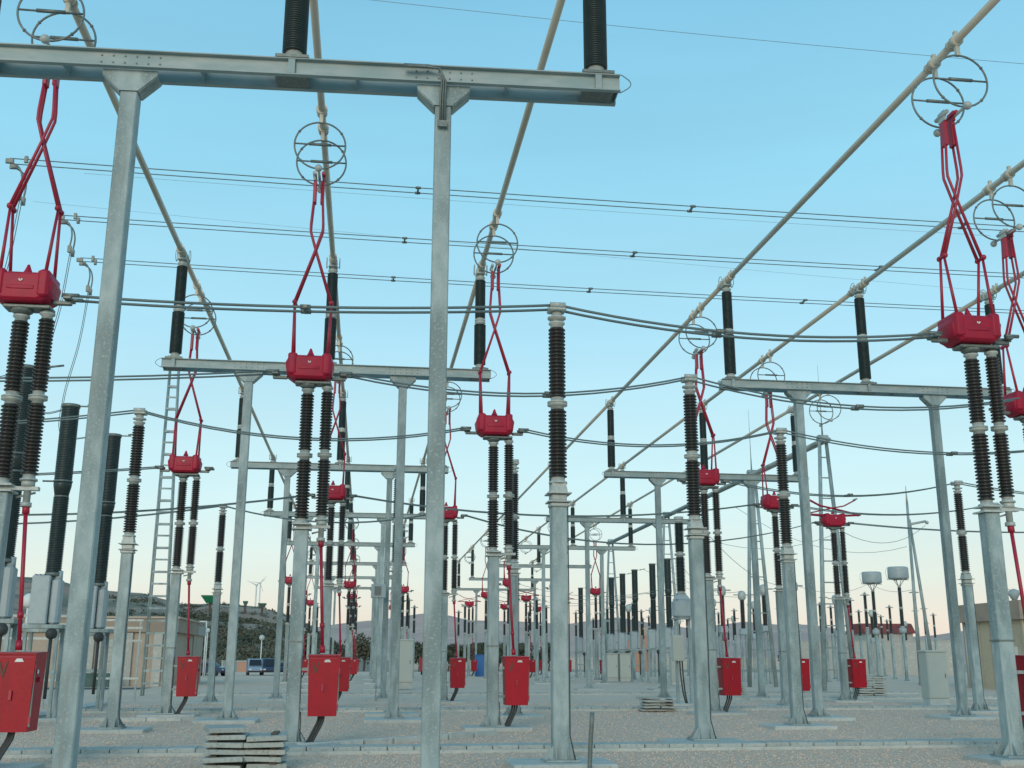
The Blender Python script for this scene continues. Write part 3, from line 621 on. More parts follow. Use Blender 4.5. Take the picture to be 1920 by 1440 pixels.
def make_trap():
    r = empty('line_trap'); pedestal(r, 4.3, .12)
    b = MB().lathe([(.2, 4.3), (.34, 4.4), (.34, 4.75), (.15, 4.85)], 12); b.build('tank', GREYP, r)
    insul(r, 0, 4.85, 8.6, .14, .19, 26, DARK, 6.6)
    b = MB()
    for s_ in (-1, 1): b.tube([(s_ * .08, 0, 8.6), (s_ * .5, 0, 9.2)], .04, 8); b.tube([(0, s_ * .08, 8.6), (0, s_ * .5, 9.2)], .04, 8)
    b.box(-1.15, 1.0, -.04, .04, 9.2, 9.27); b.box(-.04, .04, -.95, .95, 9.2, 9.27); b.tube(bend([(-1.1, 0, 9.25), (-1.25, 0, 9.9), (-1.05, 0, 10.35), (-.5, 0, 10.45)]), .02, 6); b.build('support_frame', PALE, r)
    MB().lathe([(.8, 9.28), (.92, 9.34), (.95, 9.45), (.95, 10.25), (.92, 10.36), (.8, 10.42)], 24).build('coil_drum', GREYP, r)
    return r
def make_arrester():
    r = empty('surge_arrester'); pedestal(r, 4.4, .12)
    insul(r, 0, 4.42, 7.3, .10, .15, 22, DARK, 5.9)
    b = MB().ring((0, 0, 7.15), .38, .025, 'z', 20, 5)
    for a in (0, 2.1, 4.2): b.tube([(0, 0, 7.35), (.38 * cos(a), .38 * sin(a), 7.15)], .012, 4)
    b.lathe([(.07, 7.3), (.07, 7.42)], 8); b.build('grading_ring', PALE, r)
    return r
ct, vt, trap, arr = Kind(make_ct), Kind(make_vt), Kind(make_trap), Kind(make_arrester)
vt.place((gx(1283, 43.5), 43.5, 0), 'dark two-stage transformer with pale cabinet left of the middle right column', 'transformer')
for px, Y, lab in ((1360, 86, 'first white-headed current transformer right of the open sky gap'), (1398, 92, 'current transformer with white head left of the A-shaped gantry leg'), (1440, 84, 'current transformer with white head right of the A-shaped gantry leg'), (1497, 80, 'current transformer with white head next to the right portal post'), (1342, 104, 'small far current transformer just right of the centre right column'), (1420, 108, 'small far current transformer behind the A-shaped gantry'), (1576, 96, 'far current transformer behind the twin pole right of the portal post')):
    ct.place((gx(px, Y), Y, 0), lab, 'transformer', 'white-headed current transformers')
trap.place((gx(1648, 104), 104, 0), 'grey drum-shaped line trap on an insulator, the left one', 'line trap', 'drum line traps')
trap.place((gx(1699, 98), 98, 0), 'grey drum-shaped line trap on an insulator, the right and higher one', 'line trap', 'drum line traps')
ARR = [(1603, 96, 'dark arrester left of the left line trap'), (1618, 118, 'short dark arrester under the left line trap'), (1632, 88, 'dark arrester in front of the left line trap'), (1677, 108, 'dark arrester between the two line traps'), (1726, 84, 'dark arrester right of the right line trap'),
       (1382, 118, 'thin far arrester in the gap left of the A-shaped gantry'), (1352, 126, 'farthest thin arrester just right of the middle right column'), (1312, 98, 'far arrester hidden at the middle right column'),
       (1468, 112, 'thin far arrester beside the right brown insulator'), (1545, 104, 'far arrester just right of the portal post'), (1553, 92, 'far dark arrester beside the A-shaped near gantry leg'), (1742, 110, 'far thin arrester by the thin right gantry'),
       (1082, 128, 'far thin arrester right of the middle post insulator'), (1206, 122, 'far thin arrester between breaker poles')]
for px, Y, lab in ARR: arr.place((gx(px, Y), Y, 0), lab, 'arrester', 'dark surge arresters at the right back')
random.seed(3)
for q, (px, wh) in enumerate(((1008, 'left of the middle post insulator'), (872, 'right of the tall middle post'), (860, 'at the right edge of the tall middle post'), (1026, 'touching the left side of the middle post insulator'), (993, 'above the cabinet right of the middle disconnector'), (958, 'behind the middle disconnector column'), (765, 'left of the tall middle post, nearer to it'), (776, 'at the left edge of the tall middle post'), (750, 'right of the second portal post'), (592, 'behind the big red cabinet left of centre'))):
    Y = 100 + 5 * q % 27 + (q % 3) * 9
    arr.place((gx(px, Y), Y, 0), 'thin far arrester ' + wh, 'arrester', 'tiny far arresters near the centre')

WH = ['right after the middle post insulator', 'left of the farthest breaker pole, second', 'left of the farthest breaker pole', '', 'just right of the farthest breaker pole', 'under the far open ring pair', 'left of the fifth breaker pole', '',
      'between the fifth and fourth breaker poles', 'right of the fourth breaker pole', 'left of the second breaker pole', '', 'right of the nearest breaker pole', 'left of the pale-cabinet transformer', 'behind the pale-cabinet transformer', '',
      'behind a brown insulator column', 'right of a brown insulator column', 'above the red cabinet right of centre', '', 'near a red cabinet', 'left of the A-shaped gantry leg', 'inside the A-shaped gantry leg', '',
      'left of the drum traps', 'behind the red roof', 'beside the slab stack on the right', '', 'between the drum traps', 'under the right drum trap', 'right of the red roof', '', 'right of the drum traps', 'left of the thin A-shaped pole pair']
random.seed(21)
for q in range(34):
    px = 1092 + q * 12.5 + random.uniform(-4, 4) if q < 24 else random.uniform(1560, 1760); Y = random.uniform(104, 158)
    if q % 4 == 3: ct.place((gx(px, Y), Y, 0), 'tiny far white-headed transformer, ' + ("first second third fourth fifth sixth seventh eighth".split())[q // 4] + ' from the left in the thin far band', 'transformer', 'tiny far transformers in the dense band at the right')
    else: arr.place((gx(px, Y), Y, 0), 'tiny dark far insulator in the thin far band, ' + WH[q], 'arrester', 'tiny far insulators in the dense band at the right')
# drooping far conductors among the equipment on the right
def cross(pts, lab, rad=.016):
    o = Vector(pts[0][0]); m_ = MB()
    for p, q, s_ in pts: m_.tube([v - o for v in span(p, q, s_, 10)], rad, 5)
    tag(m_.build('dropper_wire', WIRE, None, tuple(o)), lab, 'wire', 'drooping wires among the far equipment')
for i, (Y, px) in enumerate(((82.6, 1360), (87.2, 1398), (93.2, 1440))):
    cross([((23.9, Y, 9.5), (gx(px, Y), Y, 7.3), .9)], 'drooping wire from the ' + ['nearest', 'second', 'third'][i] + ' right breaker pole to a white-headed transformer')
for i, Y in enumerate((82.6, 87.2, 93.2, 97.8)):
    cross([((22.5, Y, 7.05), (11.3, Y + 3, 7.75), .8)], 'drooping wire on the left of the ' + ['nearest', 'second', 'third', 'fourth'][i] + ' right breaker pole')
for i, (a, ya, za, b_, yb, zb, sg) in enumerate(((1395, 78, 12.9, 1720, 80, 10.4, 1.6), (1300, 90, 12.6, 1600, 70, 10.3, 1.4), (1600, 60, 9.0, 1760, 70, 10.8, .9), (1500, 82, 7.5, 1645, 104, 9.4, .8), (1640, 104, 9.4, 1726, 84, 7.4, .5), (1340, 60, 8.7, 1500, 80, 7.4, 1.0))):
    cross([((gx(a, ya), ya, za), (gx(b_, yb), yb, zb), sg)], ['long drooping wire past the A-shaped gantry', 'drooping wire left of the A-shaped gantry', 'wire from the open disconnector to the thin right gantry', 'wire reaching the left line trap', 'wire between the right line trap and its arrester', 'wire drooping behind the right brown insulator'][i])

# ------------------------------------------------------------------ gantries
def leg_member(a0, b0, rad, root, name='leg'): MB().tube([a0, b0], rad, 10).build(name, STEEL, root)
GG = 'gantry with a long tube beam at the right back'
r = tag(empty('line_gantry', (0, 0, 0)), 'tall gantry of A-shaped rung legs with a long sloping beam, right of centre', 'gantry')
XG = 27.35
GYs = (61.9, 74.5, 97.5, 121)
for i, Y in enumerate(GYs):
    top = 15.0
    for s_ in (-1, 1):
        MB().tube([(XG + s_ * .95, Y, 0), (XG + s_ * .20, Y, top)], [.15, .11], 10).build('leg', STEEL, r)
    for k in range(1, 12):
        z = k * 1.25; hw = .95 - .75 * z / top; MB().tube([(XG - hw, Y, z), (XG + hw, Y, z)], .045, 6).build('rung', STEEL, r)
    MB().taper((XG, Y, top - .1), (.34, .2), (XG, Y, top + .12), (.3, .16)).build('head_plate', STEEL, r)
    if i < 2:
        MB().tube([(XG, Y, top + .1), (XG, Y, top + 1.2), (XG, Y, top + 4.6)], [.06, .035, .008], 6).build('lightning_rod', STEEL, r)
for s_ in (-.16, .16): MB().tube([(XG + s_, GYs[0] - .6, 14.75), (XG + s_, GYs[-1] + 1, 14.75)], .13, 8).build('beam_tube', STEEL, r)
b = MB()
for k in range(40): y = GYs[0] + k * 1.48; b.tube([(XG - .15, y, 14.75), (XG + .15, y, 14.75)], .03, 5)
b.build('beam_strut', STEEL, r)
r = tag(empty('small_gantry', (gx(1728, 79), 79, 0)), 'thin A-shaped pole pair with pointed tip left of the rightmost portal post', 'gantry')
for a, bb in (((-.15, 0, 0), (0, 0, 13.6)), ((1.3, .5, 0), (.12, .1, 12.4))): MB().tube([a, bb], [.15, .10], 8).build('leg', STEEL, r)
b = MB().tube([(0, 0, 13.6), (0, 0, 15.0)], [.1, .02], 6); b.build('tip', PALE, r); b = MB().tube([(0, .05, 12.0), (1.5, .2, 12.3)], .09, 8); b.ball((1.6, .2, 12.2), .14, 10, 8); b.build('arm', PALE, r)
r = tag(empty('ladder_tower', (0, 0, 0)), 'slender lattice ladder tower rising behind the left building', 'tower')
YL = 57.; xb = gx(293, YL); xt_ = xb - .25
for s_ in (-1, 1):
    for yy in (-.3, .3): MB().tube([(xb + s_ * .50, YL + yy, 0), (xb + .0 + (xt_ - xb) + s_ * .21, YL + yy * .5, 17.2)], .045, 6).build('leg', STEEL, r)
for k in range(1, 29):
    z = k * .6; t = z / 17.2; xc = xb + (xt_ - xb) * t; hw = .5 - .29 * t; dy = .3 - .15 * t
    MB().box(xc - hw, xc + hw, YL - dy - .03, YL - dy, z - .045, z + .045).build('rung', STEEL, r)
    if k % 2 == 0: MB().box(xc - hw, xc + hw, YL + dy, YL + dy + .03, z - .03, z + .03).build('rung', STEEL, r)
r = tag(empty('lattice_mast', (gx(152, 50), 50, 0)), 'thin lattice mast whose edge shows beside the front left post', 'mast')
for s_ in (-1, 1): MB().tube([(s_ * .28 - .4, 0, 0), (s_ * .12, 0, 17.3)], .03, 5).build('leg', STEEL, r)
b = MB()
for k in range(56): z = k * .3; t = z / 17.3; s_ = 1 if k % 2 else -1; b.tube([(-.4 * (1 - t) - s_ * (.28 - .16 * t), 0, z), (-.4 * (1 - t) + s_ * (.28 - .16 * t), 0, z + .3)], .012, 4)
b.build('lacing', STEEL, r)
# tall slim pole carrying a floodlight
r = tag(empty('lamp_post', (gx(43, 62), 62, 0)), 'white lamp post with a lantern head left of the grey tank', 'lamp post')
MB().tube([(0, 0, 0), (0, 0, 4.4)], .06, 8).build('pole', WHITE, r); MB().lathe([(.1, 4.4), (.32, 4.55), (.36, 4.95), (.1, 5.15)], 10).build('lantern', WHITE, r)
r = tag(empty('lamp_post', (gx(490, 170), 170, 0)), 'small far lamp post in front of the scrub slope above the parked cars', 'lamp post')
MB().tube([(0, 0, 0), (0, 0, 4.9)], .07, 8).build('pole', WHITE, r); MB().ball((0, 0, 5.0), .42, 10, 8).build('globe', PALE, r)
r = tag(empty('lamp_post', (gx(387, 120), 120, 0)), 'white ball lamp post right of the pale frame', 'lamp post')
MB().tube([(0, 0, 0), (0, 0, 4.6)], .06, 8).build('pole', WHITE, r); MB().ball((0, 0, 4.75), .25, 10, 8).build('globe', WHITE, r)
r = tag(empty('pipe_frame', (gx(376, 118), 118, 0)), 'tall pale rectangular pipe frame right of the left building', 'frame')
for s_ in (-.42, .42): MB().tube([(s_, 0, 0), (s_, 0, 5.6)], .07, 6).build('upright', WHITE, r)
MB().tube([(-.42, 0, 5.6), (.42, 0, 5.6)], .07, 6).build('top_bar', WHITE, r)

# support frames round the left breakers
GF = 'galvanised handrail frames by the left breakers'
for i, (xa, xb_, Y, lab) in enumerate(((-14.6, -10.6, 42.0, 'galvanised rail frame behind the near red cabinet'), (-10.3, -8.9, 46, 'galvanised rail frame showing right of the front left post'))):
    r = tag(empty('rail_frame', (0, 0, 0)), lab, 'railing', GF)
    nP = int((xb_ - xa) / .65)
    for k in range(nP + 1): x_ = xa + (xb_ - xa) * k / nP; MB().box(x_ - .035, x_ + .035, Y - .03, Y + .03, 0, 3.3).build('post', STEEL, r)
    for z in (1.0, 2.45, 2.95, 3.25): MB().box(xa - .1, xb_ + .1, Y - .045, Y - .031, z - .04, z + .04).build('rail', PALE, r)

# ------------------------------------------------------------------ cabinets
def make_cab():
    r = empty('control_cabinet')
    MB().chbox(-.40, .40, -.3, .3, .31, 1.98, .02).build('body', CREAM, r); MB().chbox(-.43, .43, -.33, .33, 1.981, 2.05, .015).build('roof', CREAM, r)
    MB().box(-.38, .38, -.26, .26, .06, .31).build('plinth', CONC, r); d = MB().box(-.36, .36, -.312, -.301, .36, 1.93).build('door', CREAM, r); MB().box(.27, .30, -.33, -.3125, 1.05, 1.2).build('handle', FIT, d)
    return r
cabk = Kind(make_cab)
for X, Y, lab, sc in ((22.3, 41.6, 'pale standing cabinet left of the rightmost portal post', 1.05), (gx(757, 68), 68, 'pale cabinet standing left of the tall middle post', 1.45), (gx(1148, 92), 92, 'left of two far pale cabinets under the breaker row', 1.15), (gx(1172, 92), 92, 'right of two far pale cabinets under the breaker row', 1.15), (gx(1268, 78), 78, 'far cabinet behind the middle right column', 1.0)):
    cabk.place((X, Y, 0), lab, 'cabinet', 'pale control cabinets', sc=sc)
r = tag(empty('post_box', (gx(708, 49), 49.3, 0)), 'small grey box high on the far posts left of the tall middle post', 'junction box')
MB().chbox(-.35, .3, -.2, .2, 4.4, 5.0, .02).build('case', GREYP, r); MB().box(-.2, .1, -.215, -.201, 4.5, 4.9).build('cover', FIT, r); MB().box(-.03, .03, -.03, .03, 0, 4.4).build('stand', STEEL, r)
r = tag(empty('pedestal_box', (gx(1893, 20.6), 20.6, 0)), 'small grey box on the post right of the right edge column', 'junction box')
MB().chbox(-.15, .15, -.12, .12, 1.55, 2.0, .015).build('case', CREAM, r); MB().box(-.02, .02, -.02, .02, 0, 1.55).build('stand', STEEL, r)

# ------------------------------------------------------------------ ground details: footings, trench covers, slab stacks
pads = []
def pad(x0, x1, y0, y1, h=.1, nm='footing'):
    o = MB().chbox(x0, x1, y0, y1, -.15, h, .02).build(nm, CONC); tag(o, kind='structure')
for i, Y in enumerate(ROWS):
    for bx in (AX, BX):
        if bx == BX and i == 0: continue
        for p in (P1, P2): pad(bx + p - .85, bx + p + .85, Y + .24 - .75, Y + .24 + .8)
for t, y, op, lab in PA: pad(XT[t] - .75, XT[t] + .95, y - .62, y + .62)
for t in range(6):
    for y in (LR, MR, RR)[t % 3][2:]: pad(XT[t] - .55, XT[t] + .7, y - .5, y + .5)
for X, Y, lab in PI: pad(X - .85, X + .85, Y - .62, Y + .62)
pad(21.5, 23.2, 40.9, 42.3, .06); pad(gx(1283, 43.5) - .8, gx(1283, 43.5) + .8, 42.9, 44.1)
cover = None
def trench(x0, y0, x1, y1, w=.62, L=.5, h=.13):
    """row of separate cover slabs laid from one end to the other"""
    global cover
    r = tag(empty('cable_trench', (0, 0, 0)), kind='structure')
    d = Vector((x1 - x0, y1 - y0, 0)); n = int(d.length / L); ang = math.atan2(d.y, d.x); d.normalize(); nrm = Vector((-d.y, d.x, 0))
    k = MB()
    for s_ in (-1, 1):
        a = Vector((x0, y0, 0)) + nrm * s_ * (w / 2 + .05); bb = a + d * (n * L)
        k.add([(*(a - nrm * .045).xy, 0), (*(bb - nrm * .045).xy, 0), (*(bb + nrm * .045).xy, 0), (*(a + nrm * .045).xy, 0), (*(a - nrm * .045).xy, h - .06), (*(bb - nrm * .045).xy, h - .06), (*(bb + nrm * .045).xy, h - .06), (*(a + nrm * .045).xy, h - .06)],
              [(0, 3, 2, 1), (4, 5, 6, 7), (0, 1, 5, 4), (1, 2, 6, 5), (2, 3, 7, 6), (3, 0, 4, 7)])
    k.build('kerb', CONC, r)
    for i in range(n):
        p = Vector((x0, y0, 0)) + d * ((i + .5) * L)
        if cover is None: cover = MB().chbox(-.242, .242, -.31, .31, .0, .1, .012).build('cover_slab', CONCD, r)
        else: cover_o = inst(cover, 'cover_slab', r)
        o = cover if i == 0 and cover.parent == r else cover_o
        o.location = (p.x, p.y, random.uniform(.03, .045)); o.rotation_euler = (random.uniform(-.008, .008), random.uniform(-.01, .01), ang + random.uniform(-.01, .01))
trench(-9.0, 21.55, 16.5, 22.35)
trench(-9.5, 39.0, 26.0, 39.6)
trench(-7.5, 15.8, -7.9, 21.2)
trench(-9.3, 23.2, -9.9, 46.0)
trench(16.8, 50.2, 36.0, 50.6)
trench(-20.0, 30.2, -10.4, 30.4)
trench(-15.5, 35.8, -9.8, 37.6)
trench(-9.5, 57.5, 30.0, 58.2)
k = tag(empty('concrete_kerb'), kind='structure')
for j in range(7):
    x0 = -.9 + j * .62; y0 = 22.9 + j * .52
    b = MB().chbox(-.37, .37, -.09, .09, 0, .13, .015).build('kerb_stone', CONC, k, (x0, y0, 0)); b.rotation_euler.z = .70 + random.uniform(-.02, .02)
k = tag(empty('concrete_kerb'), kind='structure')
for j in range(14):
    b = MB().chbox(-.47, .47, -.12, .12, 0, .12, .015).build('kerb_stone', CONC, k, (-17 + j * .95, 32.0 + .12 * j, 0)); b.rotation_euler.z = .12
def stack(px_, py_, n, w, d_, lab, th=.065, jit=.05, rz=0):
    r = tag(empty('slab_stack', (px_, py_, 0), rz), lab, 'slab stack', 'stacks of concrete cover slabs'); z = .03; b = MB()
    for i in range(n):
        dx, dy = random.uniform(-jit, jit), random.uniform(-jit, jit)
        for s_ in (-1, 1):      # two slabs side by side in every layer
            if i == n - 1 and s_ > 0: break
            o = MB().chbox(-w / 4 + .008, w / 4 - .008, -d_ / 2, d_ / 2, 0, th, .01).build('slab', CONCD, r)
            o.location = (s_ * w / 4 + random.uniform(-jit, jit) * .35, random.uniform(-jit, jit), z + random.uniform(0, .012)); o.rotation_euler = (random.uniform(-.02, .02), random.uniform(-.035, .035), random.uniform(-.07, .07) + (.25 if i == n - 1 else 0))
        z += th + .003
        if i < n - 1 and i % 1 == 0:
            for sx in (-1, 1): MB().box(sx * w * .36 - .05, sx * w * .36 + .05, -d_ * .42, d_ * .42, z + .003, z + .03).build('batten', TRUNK, r)
            z += .033
stack(-1.83, 18.7, 6, 1.28, .75, 'stack of grey concrete slabs on gravel at the lower left, nearest one', .075, .09)
stack(10.2, 38.3, 5, 1.15, .8, 'low slumped stack of grey slabs right of the middle post insulator', .065, .14)
stack(26.0, 55.2, 9, 1.5, .9, 'tall stack of slabs beside the farthest red cabinet on the right', .085, .08)
stack(19.3, 57.3, 6, 1.3, .8, 'small stack of slabs behind the red cabinet right of centre', .07, .08)
# small piece of timber and cable ends
tag(MB().box(-.6, .6, -.03, .03, .01, .045).build('timber_batten', CONCD, None, (14.2, 25.6, 0)), 'thin dark batten lying on gravel at the lower right', 'timber')
o = MB().tube(bend([(3.42, 16.9, 0), (3.44, 16.88, .45), (3.47, 16.85, .95)]), .035, 6).build('cable_conduit', FIT); tag(o, 'short dark conduit stub rising beside the middle post insulator', 'conduit')
r = tag(empty('weed_clump', (12.35, 19.0, 0)), 'small dark weed clump at the lower right corner', 'weed')
b = MB()
for i in range(90):
    a = random.uniform(0, 6.28); l = random.uniform(.1, .4); q = (random.uniform(-.25, .25), random.uniform(-.2, .2)); w = .02
    p = (q[0] + cos(a) * l * .6, q[1] + sin(a) * l * .6, l); b.add([(q[0], q[1], 0), (q[0] + w, q[1], 0), p], [(0, 1, 2)])
b.build('leaves', LEAF, r)

# loose stones over the near gravel: nobody could count them
random.seed(11); st = MB(); V = []; F = []
for i in range(52000):
    y = 16.0 + 30 * random.random() ** 1.6; x_ = y * tan(YAW + atan((random.uniform(-30, 1950) - 960) / 2095.)); s_ = random.uniform(.009, .026) * (1 + (y - 16) / 40)
    z = .012; o = len(V); a = random.uniform(0, 6.28); c, s2 = cos(a) * s_, sin(a) * s_; h = s_ * random.uniform(.5, 1.1)
    V += [(x_ + c, y + s2, z), (x_ - s2 * .8, y + c * .8, z), (x_ - c, y - s2, z), (x_ + s2 * .8, y - c * .8, z), (x_ + c * .2, y, z + h)]
    F += [(o, o + 1, o + 4), (o + 1, o + 2, o + 4), (o + 2, o + 3, o + 4), (o + 3, o, o + 4)]
st.add(V, F); tag(st.build('loose_gravel', STONE), 'loose pale gravel stones strewn over the yard', 'gravel', kind='stuff')

# ------------------------------------------------------------------ buildings and walls
def window(root, x0, x1, y, z0, z1):
    f_ = MB()
    for a in ((x0, x1, z0, z0 + .07), (x0, x1, z1 - .07, z1), (x0, x0 + .07, z0 + .07, z1 - .07), (x1 - .07, x1, z0 + .07, z1 - .07)): f_.box(a[0], a[1], y - .05, y, a[2], a[3])
    w = f_.build('window', WHITE, root); MB().box(x0 + .07, x1 - .07, y - .03, y - .01, z0 + .07, z1 - .07).build('pane', GLASS, w)
YBd = 78.
r = tag(empty('control_building', (0, YBd, 0)), 'low beige building with brown cornice behind the front left post', 'building')
xa, xb2 = gx(-60, YBd), gx(322, YBd)
MB().box(xa, xb2, 0, 9, 0, 3.55).build('wall', WALLB, r)
MB().box(xa - .3, xb2 + .35, -.3, 9.3, 3.551, 4.45).build('cornice', BAND, r); MB().box(xa - .4, xb2 + .45, -.4, 9.4, 4.451, 4.58).build('coping', WALLB, r)
for px in (168, 240, 296): x_ = gx(px, YBd); MB().box(x_ - .28, x_ + .28, -.22, -.002, 0, 3.5).build('pilaster', WALLC, r)
for a, b2 in ((186, 226),): 
    xx0, xx1 = gx(a, YBd), gx(b2, YBd); d = MB().box(xx0, xx1, -.08, -.003, .3, 3.0).build('shutter', CREAM, r)
    for k in range(9): MB().box(xx0 + .03, xx1 - .03, -.11, -.081, .38 + k * .29, .60 + k * .29).build('slat', WALLC, d)
MB().box(gx(150, YBd), gx(225, YBd), -2.6, -.6, 0, .85).build('loading_step', DKGREEN, r)
r = tag(empty('annex_building', (0, 88, 0)), 'small pale annex at the right end of the beige building', 'building')
xa, xb2 = gx(322, 88), gx(362, 88)
MB().box(xa, xb2, 0, 5, 0, 3.6).build('wall', WALLB, r); MB().box(xa - .15, xb2 + .15, -.15, 5.2, 3.601, 4.3).build('parapet', WALLC, r)
YR = 64.
r = tag(empty('relay_building', (0, YR, 0)), 'beige building with a brown cornice at the right edge', 'building')
xa = gx(1812, YR + 7); MB().box(xa, xa + 22, 0, 7, 0, 4.3).build('wall', WALLY, r)
for k in range(6): MB().box(xa - .012, xa - .002, .25 + k * 1.15, .27 + k * 1.15, .2, 4.25).build('joint_strip', BAND, r)
MB().tube([(xa - .08, 6.6, .1), (xa - .08, 6.6, 4.25)], .05, 8).build('downpipe', GREYP, r)
MB().box(xa - .35, xa + 22.3, -.4, 7.3, 4.301, 5.45).build('cornice', BAND, r); MB().box(xa + .9, xa + 2.2, -.05, -.002, .3, 4.2).build('white_pilaster', WHITE, r); MB().box(xa + 4.2, xa + 6.2, -.06, -.002, .1, 3.2).build('door', DKGREEN, r)
for k in range(3): MB().lathe([(.1, 5.45), (.35, 5.9), (.3, 6.15), (.05, 6.25)], 10, (xa + .6 + k * 1.3, 1.5)).build('roof_vent', GREYP, r)
MB().box(xa - .05, xa - .002, 1.2, 3.2, .3, 4.2).build('white_pilaster', WALLC, r)
def far_wall(x0, y0, x1, y1, h, lab, mt=WALLC, grp='pale boundary walls far behind', seg=6.):
    r = tag(empty('boundary_wall', (x0, y0, 0)), lab, 'wall', grp)
    d = Vector((x1 - x0, y1 - y0, 0)); n = max(1, int(d.length / seg)); ang = math.atan2(d.y, d.x); l = d.length / n; src = None
    for i in range(n):
        p = d * ((i + .5) / n)
        if src is None: o = src = MB().box(-l / 2 + .03, l / 2 - .03, -.1, .1, 0, h).build('panel', mt, r)
        else: o = inst(src, 'panel', r)
        o.location = (p.x, p.y, 0); o.rotation_euler.z = ang
    cp = MB().box(0, d.length, -.14, .14, h + .002, h + .12).build('coping', WALLC, r); cp.rotation_euler.z = ang
far_wall(gx(1495, 150), 150, gx(1800, 138), 138, 4.4, 'long pale wall behind the line traps on the right')
far_wall(gx(418, 175), 175, gx(760, 215), 215, 1.6, 'low white wall at the foot of the scrub hill on the left')
far_wall(gx(760, 230), 230, gx(1500, 240), 240, 2.4, 'long low pale wall across the centre background')
r = tag(empty('long_shed', (gx(1628, 160), 160, 0)), 'long low shed with red-brown roof behind the line traps', 'building')
MB().box(0, 7.6, 0, 6, 0, 5.9).build('wall', WALLC, r); MB().prismx([(-.5, 5.905), (6.5, 5.905), (5.2, 7.4), (.8, 7.4)], -.3, 7.9).build('roof', ROOFR, r)
r = tag(empty('brick_block', (gx(1178, 190), 190, 0)), 'small orange-brown block between the breaker poles', 'building')
MB().box(0, 3.8, 0, 4, 0, 6.).build('wall', ORANGE, r); MB().box(-.2, 4.0, -.2, 4.2, 6.001, 7.5).build('roof', WALLB, r)
r = tag(empty('brick_block', (gx(447, 172), 172, 0)), 'small orange-brown block by the low white wall', 'building')
MB().box(0, 1.9, 0, 2, 0, 1.5).build('wall', ORANGE, r); MB().box(-.1, 2., -.1, 2.1, 1.501, 1.6).build('roof', WALLC, r)
r = tag(empty('portable_cabin', (gx(893, 125), 125, 0)), 'narrow blue cabin between the posts near the centre', 'cabin')
MB().chbox(0, 1., 0, 1., 0, 2.3, .03).build('body', BLUE, r); MB().box(.1, .9, -.02, -.001, .1, 2.0).build('door', BLUE, r); MB().box(-.05, 1.05, -.05, 1.05, 2.301, 2.4).build('roof', BLUE, r)
r = tag(empty('site_trailer', (gx(789, 140), 140, 0)), 'small red and orange trailer left of the tall middle post', 'trailer')
MB().chbox(0, 1.6, 0, 2.5, .4, 2.1, .04).build('body', REDARM, r); MB().chbox(.5, 1.4, -.3, -.01, .5, 1.5, .04).build('hood', ORANGE, r)
for s_ in (.25, 1.35): MB().tube([(s_ - .1, .6, .35), (s_ + .1, .6, .35)], .35, 12).build('wheel', TYRE, r)

# ------------------------------------------------------------------ cars
def make_car(paint, h=1.75):
    r = empty('parked_car'); w = .88
    P = [(-2.1, .35), (-2.15, .75), (-1.95, .95), (-1.0, 1.05), (-.45, h - .08), (-.2, h), (1.5, h), (1.95, 1.05), (2.1, .95), (2.1, .35)]
    MB().prismx(P, -w, w).build('body', paint, r)
    b = MB(); b.add([(-w * .82, -.99, 1.10), (w * .82, -.99, 1.10), (w * .74, -.52, h - .12), (-w * .74, -.52, h - .12)], [(0, 1, 2, 3)])
    for i in range(4): v = b.v[i]; b.v[i] = (v[0], v[1] - .03, v[2] + .012)
    b.build('windscreen', GLASS, r)
    b = MB()
    for s_ in (-1, 1): b.box(s_ * w - .006 if s_ < 0 else w + .001, s_ * w - .001 if s_ < 0 else w + .006, -.35, 1.5, 1.08, h - .15)
    b.build('side_window', GLASS, r)
    for sx in (-1, 1):
        for y in (-1.35, 1.3): MB().tube([(sx * (w - .2), y, .34), (sx * (w + .01), y, .34)], .34, 14).build('wheel', TYRE, r)
        MB().box(sx * .62 - .14, sx * .62 + .14, -2.19, -2.151, .62, .76).build('headlight', WHITE, r)
    MB().box(-.9, .9, -2.2, -2.152, .38, .52).build('bumper', TYRE, r)
    return r
c1 = Kind(lambda: make_car(LBLUE, 1.9)); c2 = Kind(lambda: make_car(NAVY, 1.95)); c3 = Kind(lambda: make_car(NAVY, 1.5))
c1.place((gx(480, 135), 135, 0), 'pale blue vehicle, left of the parked row by the low wall', 'car', 'cars parked by the low wall', rz=.15)
c2.place((gx(508, 135), 135, 0), 'dark blue vehicle beside the pale blue one', 'car', 'cars parked by the low wall', rz=.1)
c3.place((gx(531, 137), 137, 0), 'dark vehicle showing right of the third portal post', 'car', 'cars parked by the low wall', rz=.1)
c3.place((gx(395, 128), 128, 0), 'dark blue car just right of the small red cabinet on the left', 'car', 'cars parked by the low wall', rz=1.1)

